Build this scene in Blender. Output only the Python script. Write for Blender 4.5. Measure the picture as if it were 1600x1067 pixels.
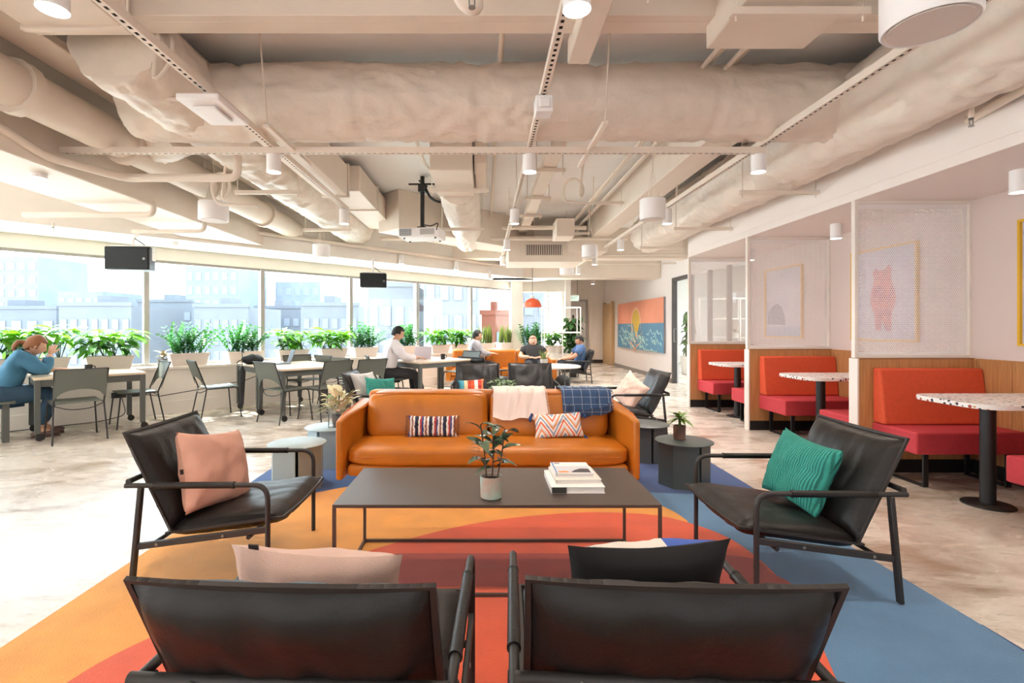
import bpy, math, random
from mathutils import Vector, Matrix, noise, Euler
random.seed(7)
C = bpy.context.scene.collection
for o in list(bpy.data.objects): bpy.data.objects.remove(o)
PI = math.pi
F, VX, VY, H = 780.0, 757.0, 511.0, 1.29

# ---------------------------------------------------------------- camera, world, sun, exposure
cd = bpy.data.cameras.new('camera'); cam = bpy.data.objects.new('camera', cd); C.objects.link(cam)
cam.location = (0, 0, H); cam.rotation_euler = (PI/2, 0, 0)
cd.sensor_width = 36; cd.lens = F/1600*36
cd.shift_x = (800-VX)/1600; cd.shift_y = -(533.5-VY)/1600
cd.clip_end = 500; cd.clip_start = 0.05
bpy.context.scene.camera = cam
W = bpy.data.worlds.new('sky'); bpy.context.scene.world = W; W.use_nodes = True
nt = W.node_tree; bg = nt.nodes['Background']
tc = nt.nodes.new('ShaderNodeTexCoord'); sp = nt.nodes.new('ShaderNodeSeparateXYZ')
rp = nt.nodes.new('ShaderNodeValToRGB')
nt.links.new(tc.outputs['Generated'], sp.inputs[0]); nt.links.new(sp.outputs['Z'], rp.inputs[0])
nt.links.new(rp.outputs[0], bg.inputs[0])
rp.color_ramp.elements[0].color = (0.93, 0.96, 1, 1); rp.color_ramp.elements[0].position = 0.0
rp.color_ramp.elements[1].color = (0.62, 0.80, 1, 1); rp.color_ramp.elements[1].position = 0.7
bg.inputs[1].default_value = 9.0
sl = bpy.data.lights.new('sun', 'SUN'); so = bpy.data.objects.new('sun', sl); C.objects.link(so)
sl.energy = 26.0; sl.angle = math.radians(1.5); sl.color = (1, 0.95, 0.86)
so.rotation_euler = Vector((0.62, -0.42, -1.0)).to_track_quat('-Z', 'Y').to_euler()
vs = bpy.context.scene.view_settings
bpy.context.scene.display_settings.display_device = 'sRGB'
vs.view_transform = 'Standard'; vs.look = 'None'; vs.gamma = 1; vs.use_curve_mapping = False
vs.exposure = 0.08
LAMP = 88.0     # watts of each downlight
def area(name, loc, rot, sx, sy, watts, col=(1,1,1)):
    l = bpy.data.lights.new(name,'AREA'); l.shape = 'RECTANGLE'; l.size = sx; l.size_y = sy; l.energy = watts; l.color = col
    o = bpy.data.objects.new(name, l); C.objects.link(o); o.location = loc; o.rotation_euler = rot; return o
area('rear_fill_light', (-1.0,-3.85,1.75), (math.radians(97),0,math.radians(0)), 10, 2.6, 110, (0.95,0.97,1))  # soft fill added behind the camera, standing before a solid wall
area('office_fill_light', (6.8,11,3.3), (0,0,0), 3, 5, 260, (1,0.96,0.92))  # unseen panel added to brighten the dark office

# ---------------------------------------------------------------- helpers
def P(px, py, Y): return Vector(((px-VX)*Y/F, Y, H-(py-VY)*Y/F))
_m = {}
def srgb(h):
    if isinstance(h, str):
        h = [int(h[i:i+2], 16)/255 for i in (0, 2, 4)]
        return tuple(c/12.92 if c <= 0.04045 else ((c+0.055)/1.055)**2.4 for c in h)
    return h
def mat(name, col, rough=0.5, metal=0.0, var=0.0, vscale=6, bump=0.0, bscale=60, emit=None, es=0, col2=None, coat=0, spec=0.5, alpha=None, trans=0, stretch=None, sheen=0):
    if name in _m: return _m[name]
    m = bpy.data.materials.new(name); m.use_nodes = True; _m[name] = m
    n = m.node_tree; b = n.nodes['Principled BSDF']; col = srgb(col)
    b.inputs['Base Color'].default_value = (*col, 1); b.inputs['Roughness'].default_value = rough
    b.inputs['Metallic'].default_value = metal; b.inputs['Coat Weight'].default_value = coat
    b.inputs['Specular IOR Level'].default_value = spec
    if sheen: b.inputs['Sheen Weight'].default_value = sheen
    if trans: b.inputs['Transmission Weight'].default_value = trans
    m.diffuse_color = (*col, 1)
    src = None
    if var or bump or col2:
        t = n.nodes.new('ShaderNodeTexCoord'); src = t.outputs['Object']
        if stretch:
            mp = n.nodes.new('ShaderNodeMapping'); mp.inputs['Scale'].default_value = stretch
            n.links.new(src, mp.inputs[0]); src = mp.outputs[0]
    if var or col2:
        c2 = srgb(col2) if col2 else tuple(c*(1-var) for c in col)
        ns = n.nodes.new('ShaderNodeTexNoise'); ns.inputs['Scale'].default_value = vscale; ns.inputs['Detail'].default_value = 6
        r = n.nodes.new('ShaderNodeValToRGB'); r.color_ramp.elements[0].position = 0.35; r.color_ramp.elements[1].position = 0.65
        r.color_ramp.elements[0].color = (*c2, 1); r.color_ramp.elements[1].color = (*col, 1)
        n.links.new(src, ns.inputs['Vector']); n.links.new(ns.outputs[0], r.inputs[0]); n.links.new(r.outputs[0], b.inputs['Base Color'])
    if bump:
        nb = n.nodes.new('ShaderNodeTexNoise'); nb.inputs['Scale'].default_value = bscale; nb.inputs['Detail'].default_value = 4
        bp = n.nodes.new('ShaderNodeBump'); bp.inputs['Strength'].default_value = bump; bp.inputs['Distance'].default_value = 0.01
        n.links.new(src, nb.inputs['Vector']); n.links.new(nb.outputs[0], bp.inputs['Height']); n.links.new(bp.outputs[0], b.inputs['Normal'])
    if emit:
        b.inputs['Emission Color'].default_value = (*srgb(emit), 1); b.inputs['Emission Strength'].default_value = es
    return m
def ramp(n, stops, interp='LINEAR'):
    r = n.nodes.new('ShaderNodeValToRGB'); r.color_ramp.interpolation = interp
    while len(r.color_ramp.elements) < len(stops): r.color_ramp.elements.new(0.5)
    for e, (p, c) in zip(r.color_ramp.elements, stops): e.position = p; e.color = (*srgb(c), 1)
    return r

class MB:
    def __init__(s): s.v = []; s.f = []; s.mi = []; s.cur = 0
    def add(s, vs, fs, M=None):
        k = len(s.v)
        s.v += [tuple(M @ Vector(v)) if M else tuple(v) for v in vs]
        s.f += [tuple(i+k for i in f) for f in fs]; s.mi += [s.cur]*len(fs); return s
    def box(s, lo, hi, M=None):
        x0, y0, z0 = lo; x1, y1, z1 = hi
        return s.add([(x0,y0,z0),(x1,y0,z0),(x1,y1,z0),(x0,y1,z0),(x0,y0,z1),(x1,y0,z1),(x1,y1,z1),(x0,y1,z1)],
              [(0,3,2,1),(4,5,6,7),(0,1,5,4),(1,2,6,5),(2,3,7,6),(3,0,4,7)], M)
    def bar(s, a, b, w, h, up=(0,0,1)):
        a = Vector(a); b = Vector(b); d = (b-a).normalized(); u = Vector(up)
        if abs(d.dot(u)) > 0.98: u = Vector((0,1,0))
        r = d.cross(u).normalized()*w/2; t = r.cross(d).normalized()*h/2
        return s.add([a-r-t,a+r-t,b+r-t,b-r-t,a-r+t,a+r+t,b+r+t,b-r+t],[(0,3,2,1),(4,5,6,7),(0,1,5,4),(1,2,6,5),(2,3,7,6),(3,0,4,7)])
    def tube(s, pts, r, n=10, cap=True, rf=None):
        pts = [Vector(p) for p in pts]; k = len(pts); vs = []; fs = []
        d0 = (pts[1]-pts[0]).normalized(); u = Vector((0,0,1)) if abs(d0.z) < 0.9 else Vector((1,0,0))
        u = (u-d0*u.dot(d0)).normalized()
        for i, p in enumerate(pts):
            d = (pts[min(i+1,k-1)]-pts[max(i-1,0)]).normalized()
            u = (u-d*u.dot(d)).normalized(); w = d.cross(u)
            rr = r[i] if isinstance(r, (list, tuple)) else r
            for j in range(n):
                a = 2*PI*j/n; q = rr
                if rf: q = rr*rf(i/(k-1), a, p)
                vs.append(p+(u*math.cos(a)+w*math.sin(a))*q)
        for i in range(k-1):
            for j in range(n):
                a = i*n+j; b = i*n+(j+1)%n; fs.append((a,b,b+n,a+n))
        if cap: fs.append(tuple(range(n-1,-1,-1))); fs.append(tuple((k-1)*n+j for j in range(n)))
        return s.add(vs, fs)
    def lathe(s, prof, n=24, c=(0,0,0), M=None, cap=True, sy=1):
        vs = []; fs = []
        for r, z in prof:
            for j in range(n):
                a = 2*PI*j/n; vs.append((c[0]+r*math.cos(a), c[1]+r*sy*math.sin(a), c[2]+z))
        for i in range(len(prof)-1):
            for j in range(n):
                a = i*n+j; b = i*n+(j+1)%n; fs.append((a,b,b+n,a+n))
        if cap: fs.append(tuple(range(n-1,-1,-1))); fs.append(tuple((len(prof)-1)*n+j for j in range(n)))
        return s.add(vs, fs, M)
    def ball(s, c, r, n=12, m=8, M=None):
        if not hasattr(r, '__len__'): r = (r,r,r)
        vs = [(c[0],c[1],c[2]-r[2])]; fs = []
        for i in range(1, m):
            t = -PI/2+PI*i/m
            for j in range(n):
                a = 2*PI*j/n; vs.append((c[0]+r[0]*math.cos(t)*math.cos(a), c[1]+r[1]*math.cos(t)*math.sin(a), c[2]+r[2]*math.sin(t)))
        vs.append((c[0],c[1],c[2]+r[2])); e = len(vs)-1
        for j in range(n):
            fs.append((0,1+(j+1)%n,1+j)); fs.append((e,e-n+j,e-n+(j+1)%n))
        for i in range(m-2):
            for j in range(n):
                a = 1+i*n+j; b = 1+i*n+(j+1)%n; fs.append((a,b,b+n,a+n))
        return s.add(vs, fs, M)
    def prism(s, poly, z0, z1, M=None):
        n = len(poly)
        vs = [(x,y,z0) for x,y in poly]+[(x,y,z1) for x,y in poly]
        return s.add(vs, [tuple(range(n-1,-1,-1)), tuple(range(n,2*n))]+[(i,(i+1)%n,n+(i+1)%n,n+i) for i in range(n)], M)
    def grid(s, fn, nu, nv, th=0.0, M=None):
        vs = [fn(i/nu, j/nv) for i in range(nu+1) for j in range(nv+1)]; st = nv+1
        fs = [(i*st+j,(i+1)*st+j,(i+1)*st+j+1,i*st+j+1) for i in range(nu) for j in range(nv)]
        if th:
            k = len(vs); nb = []
            for i in range(nu+1):
                for j in range(nv+1):
                    a = Vector(vs[min(i+1,nu)*st+j])-Vector(vs[max(i-1,0)*st+j]); b = Vector(vs[i*st+min(j+1,nv)])-Vector(vs[i*st+max(j-1,0)])
                    nn = a.cross(b); nn = nn.normalized() if nn.length > 1e-9 else Vector((0,0,1))
                    nb.append(Vector(vs[i*st+j])-nn*th)
            vs += nb; fs += [tuple(reversed([q+k for q in f])) for f in fs]
            bd = [i*st for i in range(nu+1)]+[nu*st+j for j in range(1,nv+1)]+[i*st+nv for i in range(nu-1,-1,-1)]+[j for j in range(nv-1,0,-1)]
            fs += [(bd[i],bd[i]+k,bd[(i+1)%len(bd)]+k,bd[(i+1)%len(bd)]) for i in range(len(bd))]
        return s.add(vs, fs, M)
    def mesh(s, name, mats, smooth=40):
        me = bpy.data.meshes.new(name); me.from_pydata(s.v, [], s.f)
        for m in (mats if isinstance(mats, (list,tuple)) else [mats]): me.materials.append(m)
        if any(s.mi): me.polygons.foreach_set('material_index', s.mi)
        if smooth:
            me.polygons.foreach_set('use_smooth', [True]*len(me.polygons)); me.set_sharp_from_angle(angle=math.radians(smooth))
        me.update(); return me
    def build(s, name, mats, parent=None, smooth=40, bev=0, seg=2, loc=None, rz=0, sub=0):
        o = bpy.data.objects.new(name, s.mesh(name, mats, smooth)); C.objects.link(o)
        if parent: o.parent = parent
        if loc is not None: o.location = loc
        if rz: o.rotation_euler.z = rz
        if bev:
            b = o.modifiers.new('bevel','BEVEL'); b.width = bev; b.segments = seg; b.limit_method = 'ANGLE'; b.angle_limit = math.radians(50)
        if sub:
            b = o.modifiers.new('sub','SUBSURF'); b.levels = b.render_levels = sub
        return o
def tag(o, label=None, cat=None, group=None, kind=None):
    if label: o['label'] = label
    if cat: o['category'] = cat
    if group: o['group'] = group
    if kind: o['kind'] = kind
    return o
def empty(name, loc=(0,0,0), rz=0, label=None, cat=None, group=None, rot=None):
    o = bpy.data.objects.new(name, None); C.objects.link(o); o.location = loc
    o.rotation_euler = rot if rot else (0,0,rz); o.empty_display_size = 0.1
    return tag(o, label, cat, group)
def inst(me, name, parent, M=None, loc=None, rot=None, sc=None):
    o = bpy.data.objects.new(name, me); C.objects.link(o); o.parent = parent
    if M: o.matrix_basis = M
    if loc is not None: o.location = loc
    if rot is not None: o.rotation_euler = rot
    if sc is not None: o.scale = sc if hasattr(sc,'__len__') else (sc,sc,sc)
    return o
def copy_tree(o, parent=None, loc=None, rz=None, label=None, group=None):
    c = o.copy(); C.objects.link(c)
    if parent: c.parent = parent
    if loc is not None: c.location = loc
    if rz is not None: c.rotation_euler.z = rz
    if label: c['label'] = label
    if group: c['group'] = group
    for ch in kids.get(o, [k for k in bpy.data.objects if k.parent == o]): copy_tree(ch, c)
    return c
kids = {}
def fillet(pts, r, n=5):
    pts = [Vector(p) for p in pts]; out = [pts[0]]
    for i in range(1, len(pts)-1):
        a, b, c = pts[i-1], pts[i], pts[i+1]; u = (a-b).normalized(); w = (c-b).normalized()
        q = min(r, (a-b).length*0.49, (c-b).length*0.49); s_ = b+u*q; e = b+w*q
        for k in range(n+1):
            t = k/n; out.append(s_*(1-t)**2+b*2*t*(1-t)+e*t*t)
    out.append(pts[-1]); return out

# ---------------------------------------------------------------- shared materials
M_white = mat('white paint', 'efe6dc', 0.6, var=0.03)
M_wallr = mat('pale wall paint', 'f0e8e4', 0.65, var=0.02)
M_ceil = mat('warm white ceiling paint', 'faf7f4', 0.7, var=0.04, vscale=1.3, bump=0.12, bscale=18)
M_ceil2 = mat('service paint', 'eadccd', 0.55, var=0.03)
M_wrap = mat('duct wrap', 'ecdfd1', 0.5, var=0.07, vscale=5, bump=1.0, bscale=11)
M_lamp = mat('lamp white', 'f4f0ee', 0.45)
M_glow = mat('lamp glow', 'ffffff', 0.5, emit=(1,0.93,0.84), es=14)
M_black = mat('black metal', '1c1a1a', 0.45)
M_frame = mat('chair tube metal', '2b2725', 0.5)
M_leather = mat('black leather', '1a1513', 0.42, spec=0.38, var=0.35, vscale=9, bump=0.18, bscale=45)
M_grey = mat('dark grey steel', '5a5c58', 0.45)
M_sheet = mat('chair grey plastic', '63675f', 0.5)
M_oak = mat('oak veneer', 'c58f5c', 0.45, col2='b27c4b', vscale=3, stretch=(18,18,1.2))
M_tan = mat('tan leather', 'c8761f', 0.38, var=0.22, vscale=3.5, bump=0.12, bscale=30)
M_tand = mat('tan leather piping', 'c06a1c', 0.45)
M_red = mat('red upholstery', 'c63b44', 0.8, var=0.1, vscale=30, bump=0.1, bscale=300)
M_orange = mat('orange upholstery', 'da5430', 0.8, var=0.08, vscale=30, bump=0.1, bscale=300)
M_steel = mat('steel', '8f8c88', 0.35, metal=0.7)
def glassmat():
    m = bpy.data.materials.new('window glass'); m.use_nodes = True; n = m.node_tree; n.nodes.clear()
    o = n.nodes.new('ShaderNodeOutputMaterial'); mx = n.nodes.new('ShaderNodeMixShader'); t = n.nodes.new('ShaderNodeBsdfTransparent')
    g = n.nodes.new('ShaderNodeBsdfGlossy'); g.inputs['Roughness'].default_value = 0.02; lw_ = n.nodes.new('ShaderNodeLayerWeight'); lw_.inputs[0].default_value = 0.5; pw_ = n.nodes.new('ShaderNodeMath'); pw_.operation = 'POWER'; pw_.inputs[1].default_value = 4; n.links.new(lw_.outputs['Facing'], pw_.inputs[0]); fr = n.nodes.new('ShaderNodeMath'); fr.operation = 'MULTIPLY_ADD'; fr.inputs[1].default_value = 0.4; fr.inputs[2].default_value = 0.025; n.links.new(pw_.outputs[0], fr.inputs[0])
    t.inputs[0].default_value = (0.93,0.97,0.98,1)
    n.links.new(fr.outputs[0], mx.inputs[0]); n.links.new(t.outputs[0], mx.inputs[1]); n.links.new(g.outputs[0], mx.inputs[2]); n.links.new(mx.outputs[0], o.inputs[0])
    return m
M_glass = glassmat()

def floormat():
    m = bpy.data.materials.new('polished concrete'); m.use_nodes = True; n = m.node_tree; b = n.nodes['Principled BSDF']
    t = n.nodes.new('ShaderNodeTexCoord')
    a = n.nodes.new('ShaderNodeTexNoise'); a.inputs['Scale'].default_value = 0.9; a.inputs['Detail'].default_value = 9; a.inputs['Roughness'].default_value = 0.62; a.inputs['Distortion'].default_value = 0.6
    n.links.new(t.outputs['Object'], a.inputs['Vector'])
    r = ramp(n, [(0.28,'b0a497'),(0.44,'cbc0b4'),(0.56,'dcd4ca'),(0.75,'e8e2da')])
    n.links.new(a.outputs[0], r.inputs[0])
    s_ = n.nodes.new('ShaderNodeTexNoise'); s_.inputs['Scale'].default_value = 3.5; s_.inputs['Distortion'].default_value = 1.0; s_.inputs['Detail'].default_value = 6
    mp = n.nodes.new('ShaderNodeMapping'); mp.inputs['Rotation'].default_value = (0,0,0.8); mp.inputs['Scale'].default_value = (0.5,0.9,1)
    n.links.new(t.outputs['Object'], mp.inputs[0]); n.links.new(mp.outputs[0], s_.inputs['Vector'])
    r2 = ramp(n, [(0.30,'b5a898'),(0.46,'ffffff'),(1,'ffffff')])
    n.links.new(s_.outputs[0], r2.inputs[0])
    mx = n.nodes.new('ShaderNodeMixRGB'); mx.blend_type = 'MULTIPLY'; mx.inputs[0].default_value = 0.7
    n.links.new(r.outputs[0], mx.inputs[1]); n.links.new(r2.outputs[0], mx.inputs[2]); n.links.new(mx.outputs[0], b.inputs['Base Color'])
    fn = n.nodes.new('ShaderNodeTexNoise'); fn.inputs['Scale'].default_value = 26; fn.inputs['Detail'].default_value = 8; fn.inputs['Roughness'].default_value = 0.75
    m2 = n.nodes.new('ShaderNodeMapping'); m2.inputs['Rotation'].default_value = (0,0,0.1); m2.inputs['Scale'].default_value = (0.25,1.0,1)
    n.links.new(t.outputs['Object'], m2.inputs[0]); n.links.new(m2.outputs[0], fn.inputs['Vector']); r4 = ramp(n, [(0.36,'a89a88'),(0.48,'f4f0ea'),(1,'ffffff')]); n.links.new(fn.outputs[0], r4.inputs[0])
    mx2 = n.nodes.new('ShaderNodeMixRGB'); mx2.blend_type = 'MULTIPLY'; mx2.inputs[0].default_value = 0.6; n.links.new(mx.outputs[0], mx2.inputs[1]); n.links.new(r4.outputs[0], mx2.inputs[2]); n.links.new(mx2.outputs[0], b.inputs['Base Color'])
    r3 = ramp(n, [(0.3,(0.18,)*3),(0.8,(0.42,)*3)]); n.links.new(s_.outputs[0], r3.inputs[0]); n.links.new(r3.outputs[0], b.inputs['Roughness'])
    bp = n.nodes.new('ShaderNodeBump'); bp.inputs['Strength'].default_value = 0.12; bp.inputs['Distance'].default_value = 0.003
    n.links.new(s_.outputs[0], bp.inputs['Height']); n.links.new(bp.outputs[0], b.inputs['Normal'])
    return m
def terrazzomat():
    m = bpy.data.materials.new('terrazzo'); m.use_nodes = True; n = m.node_tree; b = n.nodes['Principled BSDF']
    t = n.nodes.new('ShaderNodeTexCoord'); v = n.nodes.new('ShaderNodeTexVoronoi'); v.inputs['Scale'].default_value = 38; v.feature = 'F1'
    n.links.new(t.outputs['Object'], v.inputs['Vector'])
    sx = n.nodes.new('ShaderNodeSeparateXYZ'); n.links.new(v.outputs['Color'], sx.inputs[0])
    r = ramp(n, [(0,'e8e2dc'),(0.45,'2a2c38'),(0.6,'a8432e'),(0.7,'c99a66'),(0.78,'3d4a66'),(0.88,'efe9e2')], 'CONSTANT'); n.links.new(sx.outputs[0], r.inputs[0])
    gt = n.nodes.new('ShaderNodeMath'); gt.operation = 'LESS_THAN'; gt.inputs[1].default_value = 0.42; n.links.new(v.outputs['Distance'], gt.inputs[0])
    mx = n.nodes.new('ShaderNodeMixRGB'); mx.inputs[1].default_value = (0.82,0.79,0.76,1); n.links.new(gt.outputs[0], mx.inputs[0]); n.links.new(r.outputs[0], mx.inputs[2])
    n.links.new(mx.outputs[0], b.inputs['Base Color']); b.inputs['Roughness'].default_value = 0.3
    return m
M_floor = floormat(); M_terr = terrazzomat()

# ---------------------------------------------------------------- the room
def struct(name, mb, m, parent=None, bev=0, smooth=40, label=None):
    o = mb.build(name, m, parent, bev=bev, smooth=smooth)
    if not parent: o['kind'] = 'structure'
    if label: o['label'] = label
    return o
SL = 3.4                                  # underside of the slab
dv = Vector((0.696, 0.718, 0)).normalized(); nv = Vector((-dv.y, dv.x, 0))     # along / outward of the window wall
A0 = Vector((-5.95, 6.13, 0))             # a point on the inner face of the window wall
def L(s, off=0.0, z=0.0): return A0+dv*s+nv*off+Vector((0,0,z))
ang = math.atan2(dv.y, dv.x)
def Lx(X, off=0):  # s at which the wall line has the given x
    return (X-A0.x-nv.x*off)/dv.x
S0, S1 = -8.0, Lx(0.75)
pA = L(S0, 0.5); pB = L(S1, 0.5)
fl = MB(); fl.prism([(pA.x,-4), (9,-4), (9,18.3), (2.1,18.3), (2.1,13.8), (pB.x,13.8), (pA.x,pA.y)], -0.12, 0)
struct('floor', fl, M_floor, smooth=0, label='polished pale concrete floor with worn streaks')
ce = MB(); ce.prism([(pA.x,-4), (9,-4), (9,18.3), (2.1,18.3), (2.1,13.8), (pB.x,13.8), (pA.x,pA.y)], SL, SL+0.15)
struct('ceiling', ce, M_ceil, smooth=0, label='painted concrete slab above the services')
# left (window) wall: low wall with sill, lintel, mullions, panes
def lw(mb, s0, s1, o0, o1, z0, z1):
    a, b, c, d = L(s0,o0), L(s1,o0), L(s1,o1), L(s0,o1)
    mb.prism([(a.x,a.y),(b.x,b.y),(c.x,c.y),(d.x,d.y)], z0, z1)
w = MB(); lw(w, S0, S1+0.1, 0.0, 0.42, 0, 0.66); lw(w, S0, S1+0.3, 0.30, 0.62, 2.31, SL)
struct('wall_left', w, M_white, smooth=0)
w = MB(); lw(w, S0, S1+0.05, -0.03, 0.44, 0.66, 0.70); struct('trim_1', w, M_white, bev=0.006, label='white window sill ledge along the left windows')
w = MB(); lw(w, S0, S1, -0.012, 0.0, 0, 0.19); struct('baseboard_left', w, M_white, bev=0.004)
w = MB(); lw(w, S0, S1+0.6, -0.67, 0.29, 2.50, SL); struct('trim_2', w, M_white, bev=0.01, label='white bulkhead running above the left windows')
M_mull = mat('mullion grey', 'a39c97', 0.4)
sm = [Lx((x_), 0.35) for x_ in [-6.29-1.28*1.0, -6.29]] 
mzs = [6.28, 7.51, 8.74, 9.99, 11.19, 12.40, 13.53]
ms = [Lx(0.97*z_-12.38, 0.35) for z_ in mzs]
step = 1.71
ms = [ms[0]-step*k for k in range(4, 0, -1)]+ms
for i in range(len(ms)-1):
    a, b = ms[i], ms[i+1]
    wr = empty('window_%d' % (i+1), L((a+b)/2, 0.35, 0)); wr['kind'] = 'structure'; wr.rotation_euler.z = ang
    hw = (b-a)/2; f = MB()
    f.box((hw-0.035,-0.05,0.70), (hw+0.035,0.07,2.31)); f.build('mullion', M_mull, wr, bev=0.004)
    f = MB(); f.box((-hw+0.035,-0.02,0.70), (hw-0.035,0.04,0.74)); f.box((-hw+0.035,-0.02,2.27), (hw-0.035,0.04,2.31))
    f.build('window_frame', M_mull, wr)
    f = MB(); f.box((-hw+0.035,0.0,0.74), (hw-0.035,0.012,2.27)); f.build('pane', M_glass, wr, smooth=0)
# end of the window wall: column, far frontal window, return wall, far wall
w = MB(); w.box((0.70,13.1,0), (1.0,13.9,SL)); struct('trim_3', w, M_white, bev=0.01, label='white column at the corner of the windows')
w = MB(); w.box((1.0,13.3,0), (2.25,13.75,0.62)); w.box((1.0,13.45,2.24), (2.25,13.75,SL)); w.box((2.16,13.3,0), (2.3,18.1,SL)); w.box((2.16,18.0,0), (4.5,18.2,SL))
struct('wall_far', w, M_white, smooth=0)
wr = empty('window_11', (1.6,13.6,0)); wr['kind'] = 'structure'
f = MB(); f.box((-0.6,-0.03,0.62), (-0.55,0.05,2.24)); f.box((0.5,-0.03,0.62),(0.56,0.05,2.24)); f.box((0.12,-0.03,0.62),(0.16,0.05,2.24)); f.box((-0.55,-0.03,0.62),(0.5,0.05,0.66)); f.build('window_frame', M_white, wr)
f = MB(); f.box((-0.55,0,0.66),(0.12,0.012,2.24)); f.build('pane', M_glass, wr, smooth=0)
f = MB(); f.box((0.16,0,0.66),(0.5,0.012,2.24)); f.build('pane', M_glass, wr, smooth=0)
# grey exit door in the far wall
dr = empty('door_1', (3.18,18.0,0)); dr['kind'] = 'structure'
f = MB(); f.box((-0.45,-0.05,0),(0.45,0.0,2.2)); f.build('door_leaf', mat('pale grey door','c4beb9',0.5), dr, bev=0.004)
f = MB(); f.box((-0.53,-0.07,0),(-0.45,0.0,2.28)); f.box((0.45,-0.07,0),(0.53,0.0,2.28)); f.box((-0.45,-0.07,2.2),(0.45,0.0,2.28)); f.build('door_frame', mat('door frame grey','9d9894',0.5), dr)
f = MB(); f.tube([(0.33,-0.05,1.0),(0.33,-0.1,1.0),(0.22,-0.1,1.0)],0.012); f.build('door_handle', M_steel, dr)
# oak door reveal at the end of the right wall
dr = empty('door_2', (4.33,17.3,0)); dr['kind'] = 'structure'
f = MB(); f.box((-0.06,-0.55,0),(0.02,0.55,2.1)); f.build('door_leaf', mat('pale oak','cfae82',0.5, var=0.1, vscale=3, stretch=(20,20,1)), dr, bev=0.004)
f = MB(); f.box((-0.08,-0.62,0),(0.02,-0.55,2.16)); f.box((-0.08,0.55,0),(0.02,0.62,2.16)); f.build('door_frame', mat('pale oak','cfae82'), dr)
# right wall: solid behind booths, glass partition, door opening, solid with mural
w = MB(); w.box((4.35,-4,0),(4.5,8.15,SL)); w.box((4.35,11.55,0),(4.5,18.2,SL)); w.box((4.35,8.15,2.4),(4.5,11.55,SL))
struct('wall_right', w, M_wallr, smooth=0)
w = MB(); w.box((4.345,-4,1.0),(4.35,8.1,2.42)); struct('trim_14', w, mat('booth wall tone','dccbc3',0.65), smooth=0, label='pinkish wall layer above the booth panelling')  # darker pinkish layer over the wall behind the booths
w = MB(); w.box((4.32,11.55,0),(4.35,16.65,0.1)); struct('baseboard_right', w, mat('grey skirting','8f8a86',0.5), bev=0.003)
w = MB(); w.box((3.75,17.97,0),(4.27,18.0,0.12)); struct('baseboard_far', w, mat('dark skirting','3a2f29',0.5), bev=0.003)
w = MB(); w.box((-12.2,-4.15,0),(9,-4,SL)); w.box((9,-4,0),(9.1,7.8,SL)); w.box((9,17.0,0),(9.1,18.3,SL)); w.box((4.5,18.2,0),(9,18.3,SL)); struct('wall_back', w, M_white, smooth=0)
# soffit over the booths
w = MB(); w.box((3.3,-2,2.42),(4.35,8.1,2.50)); w.box((3.3,-2,2.50),(3.38,8.1,2.80)); struct('trim_4', w, mat('soffit white','f3e9e2',0.6), bev=0.004, label='white dropped soffit over the booths')
# glass partition beyond the booths
M_dgrey = mat('dark frame','55504e',0.45)
gp = empty('window_12', (4.38,9.3,0)); gp['kind'] = 'structure'
for y_ in (-1.15, -0.35, 0.42, 1.27):
    f = MB(); f.box((-0.03,y_-0.03,0),(0.05,y_+0.03,2.4)); f.build('mullion', M_mull, gp)
for a, b in ((-1.12,-0.38),(-0.32,0.39),(0.45,1.24)):
    f = MB(); f.box((0.0,a,0.04),(0.012,b,2.38)); f.build('pane', M_glass, gp, smooth=0)
dr = empty('door_3', (4.36,11.05,0)); dr['kind'] = 'structure'
f = MB(); f.box((-0.03,-0.5,0),(0.07,-0.42,2.42)); f.box((-0.03,0.42,0),(0.07,0.5,2.42)); f.box((-0.03,-0.42,2.34),(0.07,0.42,2.42)); f.build('door_frame', M_dgrey, dr, bev=0.003)
f = MB(); f.box((0.01,-0.42,0.01),(0.022,0.42,2.34)); f.build('pane', M_glass, dr, smooth=0)
f = MB(); f.tube([(-0.0,0.3,0.95),(-0.05,0.3,0.95),(-0.05,0.3,1.25),(0,0.3,1.25)],0.01); f.build('door_handle', M_steel, dr)
# outer windows of the office beyond the partition
wr = empty('window_13', (9.02,12.4,0)); wr['kind'] = 'structure'
for k in range(5):
    f = MB(); f.box((-0.04,-4.6+2.3*k-0.05,0),(0.06,-4.6+2.3*k+0.05,SL)); f.build('mullion', M_white, wr)
f = MB(); f.box((-0.02,-4.55,0),(0.04,4.55,0.5)); f.box((-0.02,-4.55,2.5),(0.04,4.55,SL)); f.build('window_panel', M_white, wr)
for k in range(4):
    f = MB(); f.box((0.0,-4.55+2.3*k,0.5),(0.012,-4.55+2.3*k+2.2,2.5)); f.build('pane', M_glass, wr, smooth=0)

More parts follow.
